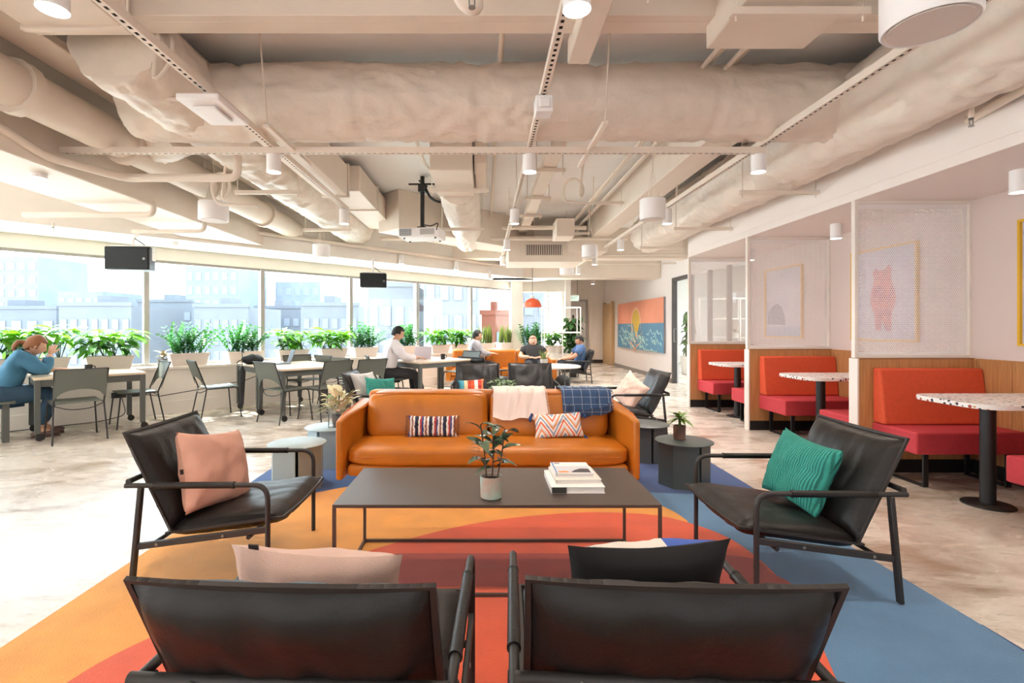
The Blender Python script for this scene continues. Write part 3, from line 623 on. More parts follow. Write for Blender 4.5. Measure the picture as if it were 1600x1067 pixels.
yel = smooth_curve([(RX0,3.32),(-1.6,3.66),(-1.3,3.86),(-1.05,4.02),(-0.5,4.22),(0.1,4.25),(0.8,4.02),(1.15,3.75),(1.30,3.5),(1.34,3.3)])+[(1.2,2.6),(0.6,RY0),(RX0,RY0)]
pile(yel, 0.0115, rugmat('rug yellow orange','eda03a'))
orr = smooth_curve([(-1.52,RY0),(-1.53,1.4),(-1.5,1.8),(-1.36,2.08),(-1.0,2.52),(-0.54,2.95),(-0.02,3.27),(0.56,3.43),(1.0,3.43),(1.25,3.34),(1.45,3.1),(1.51,2.85),(1.50,2.55),(1.45,2.25),(1.32,1.92),(1.2,1.6),(1.1,1.2),(1.1,RY0)])
pile(orr, 0.0122, rugmat('rug orange red','e2572a'))
dr_ = smooth_curve([(-0.9,2.62),(-0.6,2.8),(0.0,2.82),(0.9,2.81),(1.44,2.78),(1.49,2.6),(1.47,2.45),(0.8,2.44),(0.0,2.46),(-0.6,2.46),(-0.9,2.55)])
pile(dr_, 0.0128, rugmat('rug brick red','b33a24'))
pile([(RX1-0.05,RY0),(RX1,RY0),(RX1,2.15),(RX1-0.02,1.8)], 0.0112, rugmat('rug navy','1f4682'))
RZ = 0.0128

# ---------------------------------------------------------------- cushions
def pillow(name, w, h, t, m, label, group=None, seed=0, seam=None, dent=0.25, cat='cushion', piping=None, nu=26, nvv=22, floppy=0.0):
    root = None
    def surf(sgn):
        def fn(u, v):
            x = 2*u-1; y = 2*v-1
            ex = 1-0.09*(1-abs(y)**2)*1.0; ey = 1-0.09*(1-abs(x)**2)
            px = x*w/2*(1-0.10*(1-y*y)*abs(x)**3); py = y*h/2*(1-0.10*(1-x*x)*abs(y)**3)
            q = max(0,(1-x*x))**0.38*max(0,(1-y*y))**0.38
            z = sgn*t/2*q
            n_ = noise.noise(Vector((px*9+seed,py*9,sgn*3+seed)))*0.022*q+noise.noise(Vector((px*22+seed,py*16,sgn)))*0.010*q
            crease = noise.noise(Vector((px*5+seed*3,py*5,7)))
            n_ -= max(0, 0.06-abs(crease))*0.18*q
            if floppy: z += -floppy*max(0,y)**2*q
            return (px, py, z+n_)
        return fn
    f = MB(); f.grid(surf(1), nu, nvv); k = len(f.v)
    g = MB(); g.grid(surf(-1), nu, nvv)
    f.add(g.v, [tuple(reversed(q)) for q in g.f])
    o = f.build(name, m, smooth=80)
    tag(o, label, cat, group)
    if piping:
        p = MB(); pts = [surf(1)(i/20,0) for i in range(21)]+[surf(1)(1,i/20) for i in range(1,21)]+[surf(1)(1-i/20,1) for i in range(1,21)]+[surf(1)(0,1-i/20) for i in range(1,21)]
        p.tube(pts, 0.005, 6); p.build('piping', piping, o)
    return o
def orient(o, loc, face, up, roll=0):
    """local +Z -> face, local +Y -> up"""
    z = Vector(face).normalized(); y = Vector(up); y = (y-z*y.dot(z)).normalized(); x = y.cross(z)
    M = Matrix((x,y,z)).transposed().to_4x4()
    o.matrix_basis = Matrix.Translation(loc)@M@Matrix.Rotation(roll,4,'Z'); return o

# ---------------------------------------------------------------- lounge chair (front is +Y)
def leather_slab(p0, p1, w, th, bulge_dir, sag=0.0, lift=0.0, seed=0):
    """padded slab between two lines (centre points p0 bottom, p1 top) in the YZ plane"""
    p0 = Vector(p0); p1 = Vector(p1); d = (p1-p0); nrm = Vector(bulge_dir).normalized(); Ln = d.length
    def surf(sgn):
        def fn(u, v):
            x = 2*u-1; y = 2*v-1
            q = (max(0,1-abs(x)**5))**0.5*(max(0,1-abs(y)**6))**0.5
            base = p0+d*v+Vector((x*w/2*(1-0.012*(1-y*y)),0,0))
            base += nrm*(-sag*(1-x*x)*(0.3+0.7*v)) + d.normalized()*(lift*(x*x)*(v**3))
            t = sgn*th/2*q
            wr = noise.noise(Vector((x*4+seed,v*4,sgn)))*0.010+noise.noise(Vector((x*13,v*9+seed,sgn*2)))*0.0035
            wr += -max(0,0.05-abs(noise.noise(Vector((x*2.5+seed*2,v*6,3)))))*0.10*(abs(x)**2)
            return tuple(base+nrm*(t+wr*q))
        return fn
    f = MB(); f.grid(surf(1), 30, 20); g = MB(); g.grid(surf(-1), 30, 20); f.add(g.v, [tuple(reversed(q)) for q in g.f])
    s1 = surf(1)
    edge = [s1(i/24,0) for i in range(25)]+[s1(1,i/20) for i in range(1,21)]+[s1(1-i/24,1) for i in range(1,25)]+[s1(0,1-i/20) for i in range(1,20)]+[s1(0,0)]
    p = MB()
    c = (p0+p1)/2
    for a in range(len(edge)-1):
        A = Vector(edge[a]); B = Vector(edge[a+1])
        oa = (A-c); ob = (B-c)
        oa = (oa-nrm*oa.dot(nrm)).normalized()*0.016; ob = (ob-nrm*ob.dot(nrm)).normalized()*0.016
        n_ = nrm*0.0055
        p.add([A-n_,A+oa-n_,B+ob-n_,B-n_,A+n_,A+oa+n_,B+ob+n_,B+n_],[(0,1,2,3),(7,6,5,4),(1,5,6,2),(0,3,7,4),(0,4,5,1),(3,2,6,7)])
    return f, p
M_pipe = mat('leather seam edge', '2a2320', 0.5)
M_pipeu = mat('seat underside red-brown', '7c2f1e', 0.6)
def make_lounge(label, group, loc, rz):
    t = empty('lounge_chair', loc, rz, label, 'chair', group)
    f, p = leather_slab((0,-0.175,0.275),(0,-0.395,0.742), 0.622, 0.115, (0,0.91,0.41), sag=0.007, lift=0.008, seed=1)
    b = f.build('backrest', M_leather, t, smooth=80); p.build('seam', M_pipe, b, smooth=60)
    f, p = leather_slab((0,-0.185,0.262),(0,0.375,0.335), 0.63, 0.115, (0,-0.13,0.99), sag=0.012, lift=0.0, seed=5)
    s = f.build('seat', M_leather, t, smooth=80); p.build('seam', M_pipe, s, smooth=60)
    for sg in (-1,1):
        x = sg*0.345
        f = MB(); f.tube(fillet([(x,0.315,0),(x,0.315,0.503),(x,-0.375,0.503)],0.075,7),0.0125,12)
        f.build('arm_frame', M_frame, t)
        f = MB(); f.tube([(x,0.15,0.503),(x,-0.23,0.503)],0.0165,12); f.tube([(x,0.145,0.503),(x,0.155,0.503)],0.0175,12); f.tube([(x,-0.225,0.503),(x,-0.235,0.503)],0.0175,12)
        f.build('arm_sleeve', M_leather, t)
        f = MB(); f.bar((x,-0.30,0.495),(x,-0.345,0),0.022,0.03,up=(1,0,0)); f.build('rear_leg', M_frame, t, bev=0.005)
        f = MB(); f.bar((x,0.315,0.285),(x,-0.325,0.205),0.018,0.032); f.build('side_rail', M_frame, t, bev=0.004)
        for y_, z_ in ((0.1,0.258),(-0.22,0.218)):
            f = MB(); f.lathe([(0.007,-0.012),(0.007,0.012)],10,M=Matrix.Translation((x,y_,z_))@Matrix.Rotation(PI/2,4,'Y')); f.build('bolt', M_steel, t)
    f = MB(); f.tube([(-0.345,-0.362,0.522),(0.345,-0.362,0.522)],0.0135,12); f.build('cross_bar', M_frame, t)
    f = MB(); f.tube([(-0.345,0.22,0.245),(0.345,0.22,0.245)],0.011,10); f.build('cross_bar', M_frame, t)
    f = MB(); f.tube([(-0.345,-0.26,0.205),(0.345,-0.26,0.205)],0.011,10); f.build('cross_bar', M_frame, t)
    for k in (-0.2,0.2):
        f = MB(); f.ball((k,-0.376,0.522),0.008,8,6); f.build('bolt', M_steel, t)
    return t
rebuild = lambda: None
G1 = 'black leather tube frame lounge chairs'
lc = make_lounge('black leather lounge chair seen from behind at the bottom, the left of the two', G1, (-0.403,1.42,RZ), math.radians(-2.5))
allk = {}
for o in bpy.data.objects:
    if o.parent: allk.setdefault(o.parent, []).append(o)
kids.update(allk)
def lounge(x, y, rz, label, z=0.0): return copy_tree(lc, None, (x,y,z), math.radians(rz), label)
lounge(0.428,1.42,-3, 'black leather lounge chair seen from behind at the bottom, the right of the two', RZ)
lounge(-1.385,2.79,-90+1, 'black leather lounge chair with the pink cushion, left of the coffee table', RZ)
lounge(1.585,2.66,90-1, 'black leather lounge chair with the green ribbed cushion, right of the coffee table', RZ)
lounge(1.76,6.12,90+2, 'black leather lounge chair with a blush cushion, behind the right sofa arm')
lounge(-1.24,6.06,-90, 'black leather lounge chair with silver and teal cushions, behind the left sofa arm')
lounge(-0.1,6.98,180, 'black leather lounge chair with the striped cushion, behind the sofa')
lounge(0.67,7.0,180, 'black leather lounge chair facing us behind the draped pale throw')
lounge(0.02,9.25,-42, 'black leather lounge chair turned away in front of the person in grey')
lounge(2.12,11.75,88, 'black leather lounge chair the man in the blue shirt sits in')

# pillows on them
M_pink = mat('dusty pink linen', 'd3a08c', 0.85, var=0.08, vscale=12, bump=0.35, bscale=180)
M_blush = mat('blush linen', 'e2bfae', 0.85, var=0.06, vscale=12, bump=0.3, bscale=200)
def ribmat(name, c, c2, sx, ax):
    m = bpy.data.materials.new(name); m.use_nodes = True; n = m.node_tree; b = n.nodes['Principled BSDF']; b.inputs['Roughness'].default_value = 0.85
    t = n.nodes.new('ShaderNodeTexCoord'); w_ = n.nodes.new('ShaderNodeTexWave'); w_.wave_type = 'BANDS'; w_.bands_direction = ax; w_.inputs['Scale'].default_value = sx; w_.inputs['Distortion'].default_value = 1.2; w_.inputs['Detail'].default_value = 2; w_.inputs['Detail Scale'].default_value = 6
    n.links.new(t.outputs['Object'], w_.inputs['Vector']); r = ramp(n, [(0.2,c2),(0.7,c)]); n.links.new(w_.outputs[0], r.inputs[0]); n.links.new(r.outputs[0], b.inputs['Base Color'])
    bp = n.nodes.new('ShaderNodeBump'); bp.inputs['Strength'].default_value = 0.8; bp.inputs['Distance'].default_value = 0.006; n.links.new(w_.outputs[0], bp.inputs['Height']); n.links.new(bp.outputs[0], b.inputs['Normal'])
    return m
M_teal = ribmat('teal ribbed knit', '3ba392', '237468', 26, 'X')
o = pillow('cushion', 0.44, 0.42, 0.20, M_pink, 'dusty pink linen cushion on the left lounge chair', seed=2)
orient(o, (-1.48,2.74,0.515), (0.93,-0.22,0.32), (-0.2,0.0,1), -0.22)
f = MB(); f.box((-0.222,-0.01,-0.002),(-0.205,0.015,0.003)); f.build('tag', M_black, o)
o = pillow('cushion', 0.37, 0.37, 0.18, M_teal, 'green ribbed knit cushion on the right lounge chair', seed=4)
orient(o, (1.68,2.66,0.525), (-0.93,-0.22,0.32), (0.3,0,1), -0.06)
o = pillow('cushion', 0.44, 0.42, 0.15, M_blush, 'pale pink cushion on the bottom left lounge chair', seed=6)
orient(o, (-0.43,1.33,0.53), (0.05,0.93,0.32), (0,-0.45,1), 0.02)
f = MB(); f.box((0.15,0.195,-0.002),(0.175,0.213,0.002)); f.build('tag', M_black, o)
# black cushion with pale and blue panels
def panelmat():
    m = bpy.data.materials.new('black white blue panels'); m.use_nodes = True; n = m.node_tree; b = n.nodes['Principled BSDF']; b.inputs['Roughness'].default_value = 0.85
    t = n.nodes.new('ShaderNodeTexCoord'); s_ = n.nodes.new('ShaderNodeSeparateXYZ'); n.links.new(t.outputs['Object'], s_.inputs[0])
    def mt(op, a, b_):
        x = n.nodes.new('ShaderNodeMath'); x.operation = op
        for i, q in enumerate((a,b_)):
            if isinstance(q,(int,float)): x.inputs[i].default_value = q
            else: n.links.new(q, x.inputs[i])
        return x.outputs[0]
    X, Y, Z = s_.outputs
    cond = mt('GREATER_THAN', Z, mt('ADD', 0.003, mt('MULTIPLY', mt('ABSOLUTE', X, 0), 0.03)))
    blue = mt('LESS_THAN', X, -0.05)
    m1 = n.nodes.new('ShaderNodeMixRGB'); m1.inputs[1].default_value = (0.75,0.68,0.60,1); m1.inputs[2].default_value = (0.05,0.11,0.42,1); n.links.new(blue, m1.inputs[0])
    m2 = n.nodes.new('ShaderNodeMixRGB'); m2.inputs[1].default_value = (0.012,0.011,0.012,1); n.links.new(m1.outputs[0], m2.inputs[2]); n.links.new(cond, m2.inputs[0])
    n.links.new(m2.outputs[0], b.inputs['Base Color']); return m
o = pillow('cushion', 0.42, 0.44, 0.15, panelmat(), 'black cushion with cream and blue panels on the bottom right lounge chair', seed=9)
orient(o, (0.42,1.34,0.54), (-0.05,0.93,0.34), (0,-0.5,1), 0.0)
o = pillow('cushion', 0.42, 0.40, 0.14, M_blush, 'blush cushion on the chair behind the right sofa arm', seed=12)
orient(o, (1.78,6.1,0.50), (-0.8,-0.5,0.35), (0.3,0,1), -0.35)
o = pillow('cushion', 0.42, 0.42, 0.14, M_teal, 'teal ribbed cushion on the chair behind the left sofa arm', seed=14)
orient(o, (-1.22,5.92,0.49), (0.7,-0.65,0.3), (-0.4,0,1), -0.35)
o = pillow('cushion', 0.42, 0.42, 0.12, mat('silver satin','b9b4b0',0.5), 'silver cushion behind the teal one on the same chair', seed=15)
orient(o, (-1.42,5.98,0.55), (0.85,-0.4,0.35), (-0.4,0,1), -0.2)
def stripemat(name, cols, sx, axis='X', chev=0.0, rnd=0.0):
    m = bpy.data.materials.new(name); m.use_nodes = True; n = m.node_tree; b = n.nodes['Principled BSDF']; b.inputs['Roughness'].default_value = 0.9
    t = n.nodes.new('ShaderNodeTexCoord'); s_ = n.nodes.new('ShaderNodeSeparateXYZ'); n.links.new(t.outputs['Object'], s_.inputs[0])
    def mt(op, a, b_=0):
        x = n.nodes.new('ShaderNodeMath'); x.operation = op
        for i, q in enumerate((a,b_)):
            if isinstance(q,(int,float)): x.inputs[i].default_value = q
            else: n.links.new(q, x.inputs[i])
        return x.outputs[0]
    X, Y = (s_.outputs[0], s_.outputs[1]) if axis == 'X' else (s_.outputs[1], s_.outputs[0])
    v = X
    if chev: v = mt('ADD', X, mt('MULTIPLY', mt('PINGPONG', mt('ADD', Y, 5), 0.09), chev))
    if rnd:
        ns = n.nodes.new('ShaderNodeTexNoise'); ns.inputs['Scale'].default_value = 40; n.links.new(t.outputs['Object'], ns.inputs['Vector']); v = mt('ADD', v, mt('MULTIPLY', ns.outputs[0], rnd))
    fr = mt('FRACT', mt('MULTIPLY', mt('ADD', v, 10), sx))
    k = len(cols); r = ramp(n, [(i/k, c) for i, c in enumerate(cols)], 'CONSTANT'); n.links.new(fr, r.inputs[0]); n.links.new(r.outputs[0], b.inputs['Base Color']); return m
o = pillow('cushion', 0.36, 0.2, 0.1, stripemat('bright stripes',['d8552f','efe0d2','c94a3a','e8885c','2f7c8c','4a96a8','e6c9a0','b8452f'],2.7), 'long cushion with red, orange and blue stripes behind the sofa', seed=17)
orient(o, (-0.18,6.80,0.475), (0,-0.95,0.3), (0,0.3,1), 0.06)

# ---------------------------------------------------------------- tan sofa
SX = 0.025
t = empty('sofa', (SX,3.6,RZ-0.001), 0, 'tan leather sofa with patterned cushions behind the coffee table', 'sofa')
f = MB(); f.box((-1.03,0.04,0.185),(1.03,0.78,0.27)); f.build('base', M_tan, t, bev=0.03, seg=3)
def arm(sg):
    f = MB(); x1 = sg*1.10; x0 = sg*0.99
    f.grid(lambda u,v: (0,0,0),1,1) if False else None
    prof = [(0.0,0.17),(0.0,0.60),(0.12,0.625),(0.45,0.64),(0.75,0.655),(0.80,0.655),(0.80,0.17)]
    n = len(prof); sh = 0.035*sg
    vs = [(x1-(0 if z < 0.3 else -0.0),y,z) for y,z in prof]+[(sg*(1.055-0.065*min(1,y/0.5)),y,z) for y,z in prof]
    fs = [tuple(range(n)),tuple(range(2*n-1,n-1,-1))]+[(i,i+n,(i+1)%n+n,(i+1)%n) for i in range(n)]
    if sg < 0: fs = [tuple(reversed(q)) for q in fs]
    f.add(vs, fs); a = f.build('armrest', M_tan, t, bev=0.017, seg=4)
    p = MB(); p.tube([(x1-0.012*sg,0.004,0.2),(x1-0.012*sg,0.004,0.585),(x1-0.015*sg,0.12,0.628),(x1-0.015*sg,0.78,0.655)],0.005,6); p.build('piping', M_tand, a)
arm(-1); arm(1)
def cushion_block(lo, hi, seed, crown=0.03, nx=40, ny=22):
    lo = Vector(lo); hi = Vector(hi); c = (lo+hi)/2; h = (hi-lo)/2; f = MB()
    f.ball((0,0,0),1,4,3); f.v = []; f.f = []; f.mi = []
    n = 24; vs = {}; out = []; faces = []
    def vid(p):
        k = tuple(round(q,5) for q in p)
        if k not in vs:
            vs[k] = len(out); x, y, z = p
            e = 7.0
            L_ = (abs(x)**e+abs(y)**e+abs(z)**e)**(1/e)
            q = Vector((x,y,z))/L_
            w = Vector((q.x*h.x, q.y*h.y, q.z*h.z)); pr = (1-q.x**4)*(1-(q.y**4 if h.y>h.z else q.z**4))
            if h.z < h.y: w.z += crown*pr*(1 if q.z > 0 else 0.3)*(abs(q.z))
            else: w.y -= crown*pr*(abs(q.y))*(1 if q.y < 0 else 0)
            nn = noise.noise(Vector((w.x*3+seed,w.y*5,w.z*5)))*0.008+noise.noise(Vector((w.x*11+seed,w.y*7,w.z*7)))*0.0035
            nn -= max(0,0.05-abs(noise.noise(Vector((w.x*5+seed,w.y*2.4,1)))))*0.09
            w += w.normalized()*nn
            out.append(tuple(c+w))
        return vs[k]
    def face(fn, na, nb):
        for i in range(na):
            for j in range(nb):
                faces.append(tuple(vid(fn(-1+2*a/na, -1+2*b/nb)) for a, b in ((i,j),(i+1,j),(i+1,j+1),(i,j+1))))
    face(lambda a,b:(a,b,1),nx,ny); face(lambda a,b:(b,a,-1),ny,nx)
    face(lambda a,b:(a,-1,b),nx,10); face(lambda a,b:(b,1,a),10,nx)
    face(lambda a,b:(1,a,b),ny,10); face(lambda a,b:(-1,b,a),10,ny)
    f.add(out, faces); return f
f = cushion_block((-1.045,0.005,0.262),(1.045,0.64,0.40),3,0.012,nx=90,ny=30); s = f.build('seat_cushion', M_tan, t, smooth=80)
p = MB(); p.tube([(-0.97,0.012,0.335),(0.97,0.012,0.335)],0.004,6); p.build('piping', M_tand, s)
for x0, x1, sd in ((-0.985,0.005,5),(0.015,0.985,8)):
    f = cushion_block((x0,0.42,0.37),(x1,0.66,0.745),sd,0.03,nx=50,ny=14)
    # lean back
    f.v = [(x,y+(z-0.37)*0.22,z) for x,y,z in f.v]; b = f.build('back_cushion', M_tan, t, smooth=80)
    p = MB(); p.tube([(x0+0.03,0.50,0.735),(x1-0.03,0.50,0.735)],0.004,6); p.build('piping', M_tand, b)
f = MB(); f.prism([(-1.03,0.70),(1.03,0.70),(1.0,0.82),(-1.0,0.82)],0.2,0.735); f.build('back_frame', M_tan, t, bev=0.035, seg=4)
for x,y in ((-0.95,0.1),(0.95,0.1),(-0.95,0.72),(0.95,0.72)):
    f = MB(); f.bar((x,y,0.19),(x,y,0),0.03,0.03,up=(0,1,0)); f.build('leg', M_frame, t)
# sofa cushions
M_multi = stripemat('woven rag stripes',['2c2733','e9ded8','b0413b','3b4a7c','e9e0dc','8c5a48','f0e6df','2f3350'],9,rnd=0.02)
o = pillow('cushion', 0.40, 0.17, 0.11, M_multi, 'narrow cushion of dark multicoloured woven stripes on the left of the sofa', seed=21)
orient(o, (-0.415,3.98,0.50), (0,-0.95,0.3), (0,0.3,1), 0.0)
for i in range(14):
    for s_ in (-1,1):
        f = MB(); y = -0.08+0.16*i/13; f.tube([(s_*0.198,y,0),(s_*0.215,y+0.004*random.uniform(-1,1),random.uniform(-0.006,0.006))],0.0025,5); f.build('fringe', mat('fringe dark','3b3340',0.9), o)
o = pillow('cushion', 0.40, 0.2, 0.12, stripemat('chevron weave',['efe6e0','e5714d','efe6e0','8fa0ba','f2e9e2','e9945c','d9d2cf'],7,axis='Y',chev=1.6,rnd=0.006), 'chevron weave cushion with blue tassels on the right of the sofa', seed=23)
orient(o, (0.585,3.96,0.51), (0,-0.93,0.36), (0,0.3,1), 0.07)
for x,y in ((-0.2,0.1),(0.2,0.1),(-0.2,-0.1),(0.2,-0.1)):
    f = MB(); f.ball((x,y,0.0),(0.012,0.012,0.012),8,6); f.tube([(x,y,0),(x*1.08,y-0.03,0.01),(x*1.1,y-0.055,0.015)],[0.008,0.014,0.012],8); f.build('tassel', mat('tassel blue','27406f',0.9), o)
# throws over the back
def throw(name, x0, x1, z_front, m, label, seed, over=0.18):
    w = x1-x0
    path = [(3.985,z_front),(4.00,0.60),(4.04,0.70),(4.065,0.762),(4.11,0.785),(4.20,0.782),(4.35,0.775),(4.42,0.765),(4.437,0.72),(4.44,0.72-over)]
    path = [Vector((0,a,b)) for a,b in path]
    ln = [0]
    for i in range(1,len(path)): ln.append(ln[-1]+(path[i]-path[i-1]).length)
    def fn(u, v):
        s_ = v*ln[-1]; i = 0
        while i < len(ln)-2 and ln[i+1] < s_: i += 1
        p = path[i].lerp(path[i+1], (s_-ln[i])/(ln[i+1]-ln[i]))
        fall = 1-v
        x = x0+w*u+0.012*math.sin(v*9+seed)*(u-0.3)
        wav = noise.noise(Vector((u*6+seed,v*2.4,seed)))*0.016+noise.noise(Vector((u*14,v*5,seed)))*0.006
        z = p.z+(noise.noise(Vector((u*3.1,seed,0)))*0.05-0.03*math.sin(u*4))*max(0,1-v*3.0)
        return (x, p.y-abs(wav)*1.0-0.004 if v < 0.5 else p.y+abs(wav)*0.4, z+abs(wav)*0.5)
    f = MB(); f.grid(fn, 44, 50, th=0.005); o = f.build(name, m, smooth=80); tag(o, label, 'throw')
    fr = MB()
    for i in range(46):
        for vv, sg in ((1.0,1),):
            pass
    for i in range(40):
        a = Vector(fn(1.0, i/40*0.9)); fr.tube([a, a+Vector((0.018,-0.003,-0.006-0.006*random.random()))], 0.0022, 4)
    q = fr.build('fringe', m, o); q['kind'] = 'stuff'
    return o
throw('throw_blanket', 0.07, 0.50, 0.575, mat('blush throw','efdcd2',0.95,bump=0.4,bscale=160), 'pale blush throw draped over the middle of the sofa back', 2)
def plaid():
    m = bpy.data.materials.new('blue plaid wool'); m.use_nodes = True; n = m.node_tree; b = n.nodes['Principled BSDF']; b.inputs['Roughness'].default_value = 0.95
    t = n.nodes.new('ShaderNodeTexCoord'); s_ = n.nodes.new('ShaderNodeSeparateXYZ'); n.links.new(t.outputs['Object'], s_.inputs[0]); cs = []
    for ax, sc in ((0,14),(2,18),(1,18)):
        a = n.nodes.new('ShaderNodeMath'); a.operation = 'MULTIPLY'; a.inputs[1].default_value = sc; n.links.new(s_.outputs[ax], a.inputs[0])
        c = n.nodes.new('ShaderNodeMath'); c.operation = 'FRACT'; n.links.new(a.outputs[0], c.inputs[0])
        d = n.nodes.new('ShaderNodeMath'); d.operation = 'LESS_THAN'; d.inputs[1].default_value = 0.05; n.links.new(c.outputs[0], d.inputs[0]); cs.append(d.outputs[0])
    mx = n.nodes.new('ShaderNodeMath'); mx.operation = 'MAXIMUM'; n.links.new(cs[0], mx.inputs[0]); n.links.new(cs[1], mx.inputs[1])
    c = n.nodes.new('ShaderNodeMixRGB'); c.inputs[1].default_value = (0.035,0.075,0.16,1); c.inputs[2].default_value = (0.32,0.36,0.42,1); n.links.new(mx.outputs[0], c.inputs[0]); n.links.new(c.outputs[0], b.inputs['Base Color']); return m
throw('throw_blanket', 0.63, 1.02, 0.665, plaid(), 'dark blue checked throw at the right end of the sofa back', 5)

# ---------------------------------------------------------------- coffee table, plant, books
TX0, TX1, TY0, TY1, TZ = -0.72, 0.84, 2.36, 2.98, 0.45
M_tab = mat('coffee table metal', '4d4039', 0.36, var=0.12, vscale=4)
t = empty('coffee_table', ((TX0+TX1)/2,(TY0+TY1)/2,RZ), 0, 'long low dark metal coffee table with thin square frame', 'table')
hw = (TX1-TX0)/2; hd = (TY1-TY0)/2; z1 = TZ-RZ
f = MB(); f.box((-hw,-hd,z1-0.016),(hw,hd,z1)); f.build('tabletop', M_tab, t, bev=0.002)
for sx in (-1,1):
    for sy in (-1,1):
        f = MB(); f.box((sx*hw-0.0075-sx*0.0075,sy*hd-0.0075-sy*0.0075,0),(sx*hw+0.0075-sx*0.0075,sy*hd+0.0075-sy*0.0075,z1-0.016)); f.build('leg', M_tab, t)
for sy in (-1,1): f = MB(); f.box((-hw+0.015,sy*(hd-0.0075)-0.007,0.0),(hw-0.015,sy*(hd-0.0075)+0.007,0.015)); f.build('foot_rail', M_tab, t)
for sx in (-1,1): f = MB(); f.box((sx*(hw-0.0075)-0.007,-hd+0.015,0.0),(sx*(hw-0.0075)+0.007,hd-0.015,0.015)); f.build('foot_rail', M_tab, t)
def leafmesh(name, ln, w, m, fold=0.25, droop=0.5, tip=1.0, nseg=5):
    f = MB()
    vs = []; fs = []
    for i in range(nseg+1):
        t = i/nseg; ww = w/2*math.sin(PI*min(1,(t*0.93+0.04)))**0.8*(1 if t < 0.99 else 0.1)
        a = -droop*t; y = ln*t*math.cos(a*0.6); z = ln*math.sin(a)*t
        vs += [(-ww,y,z+ww*fold),(0,y,z),(ww,y,z+ww*fold)]
    for i in range(nseg):
        k = i*3; fs += [(k,k+1,k+4,k+3),(k+1,k+2,k+5,k+4)]
    f.add(vs, fs); return f.mesh(name, m, smooth=80)
def potted_base(name, loc, label, group=None, rz=0): return empty(name, loc, rz, label, 'plant', group)
# rubber plant
M_rub = mat('rubber leaf', '2c3a2a', 0.25, col2='5a6a52', vscale=18)
M_pot = mat('weathered mint glaze', 'a9bfb2', 0.6, col2='b39a8a', vscale=14)
t = potted_base('rubber_plant', (0.033,2.46,TZ), 'small dark leaved rubber plant in a mint glazed pot on the coffee table')
f = MB(); f.lathe([(0.044,0),(0.052,0.006),(0.055,0.1),(0.055,0.108),(0.048,0.108),(0.046,0.09)],36); f.build('pot', M_pot, t)
f = MB(); f.lathe([(0.046,0.088),(0.046,0.092)],24); f.build('soil', mat('soil','3a2a20',0.95,bump=0.6,bscale=90), t)
random.seed(11)
lm = leafmesh('leaf', 0.10, 0.042, M_rub, 0.4, 0.7); lm2 = leafmesh('leaf', 0.065, 0.014, mat('young rubber leaf','8a6a50',0.4), 0.4, 0.2)
for st, (dx, dy, hh) in enumerate(((-0.022,0,0.27),(0.004,0.012,0.21),(0.028,-0.005,0.25))):
    top = Vector((dx*2.4,dy*2,0.09+hh)); base = Vector((dx,dy,0.09)); f = MB(); f.tube([base, base.lerp(top,0.5)+Vector((0.004,0,0)), top],0.0035,6); f.build('stem', mat('woody stem','5c3f33',0.7), t)
    for k in range(8):
        q = base.lerp(top, 0.25+0.75*k/7); a = k*2.4+st*1.9; el = random.uniform(0.1,1.1)+0.35*k/7
        inst(lm, 'leaf', t, loc=q, rot=(el,random.uniform(-0.4,0.4),a), sc=random.uniform(0.85,1.25))
for k in range(7): inst(lm2, 'leaf', t, loc=(-0.03-0.006*k,0.0,0.17+0.018*k), rot=(0.35,0,1.1+0.25*k), sc=random.uniform(0.8,1.1))
# books
M_page = mat('paper', 'efe8e2', 0.8, bump=0.3, bscale=300, stretch=(1,1,60)); M_cover = mat('white book cover', 'f2ede8', 0.5)
def book(loc, w, d, h, rz, label, cover, extra=None):
    t = empty('book', loc, rz, label, 'book', 'books on the coffee table')
    f = MB(); f.box((-w/2+0.003,-d/2+0.004,0.003),(w/2-0.004,d/2-0.004,h-0.003)); f.build('pages', M_page, t)
    f = MB(); f.box((-w/2,-d/2,0),(w/2,d/2,0.0028)); f.box((-w/2,-d/2,h-0.0028),(w/2,d/2,h)); f.box((-w/2-0.003,-d/2,0),(-w/2,d/2,h)); f.build('cover', cover, t, bev=0.001)
    if extra: extra(t, w, d, h)
    return t
def ex1(t, w, d, h):
    f = MB(); f.box((-w/2-0.0045,-d/2,-0.0),(-w/2+0.07,-d/2+0.001,0.0)); 
    f = MB(); f.box((-w/2+0.002,-d/2-0.002,0.002),(-w/2+0.075,-d/2+0.002,h-0.002)); f.build('jacket_flap', mat('dark flap','3a3733',0.5), t)
def ex3(t, w, d, h):
    def pl(pts, m, z, nm='cover_print'): f = MB(); f.prism(pts, h, h+z); f.build(nm, m, t, smooth=0)
    pl([(-w/2+0.01,-d/2+0.01),(w/2-0.01,-d/2+0.01),(w/2-0.01,d*0.12),(-w/2+0.01,d*0.12)], mat('print sky','cfcfd6',0.5), 0.0004)
    pl([(-w*0.1,-d/2+0.015),(w/2-0.015,-d/2+0.015),(w/2-0.015,-d*0.12),(w*0.2,-d*0.1),(w*0.02,-d*0.24)], mat('print rock','4a464a',0.5), 0.0008)
    pl([(-w*0.42,-d/2+0.015),(-w*0.12,-d/2+0.015),(-w*0.2,-d*0.3),(-w*0.42,-d*0.33)], mat('print orange','e08a3a',0.5), 0.0008)
    pl([(-w/2+0.002,-d/2),(-w/2+0.008,-d/2),(-w/2+0.008,d/2),(-w/2+0.002,d/2)], mat('print blue','3f86bd',0.5), 0.0006)
    pl([(-w*0.42,d*0.36),(-w*0.27,d*0.36),(-w*0.27,d*0.42),(-w*0.42,d*0.42)], mat('print blue dark','4a5a7c',0.5), 0.0006)
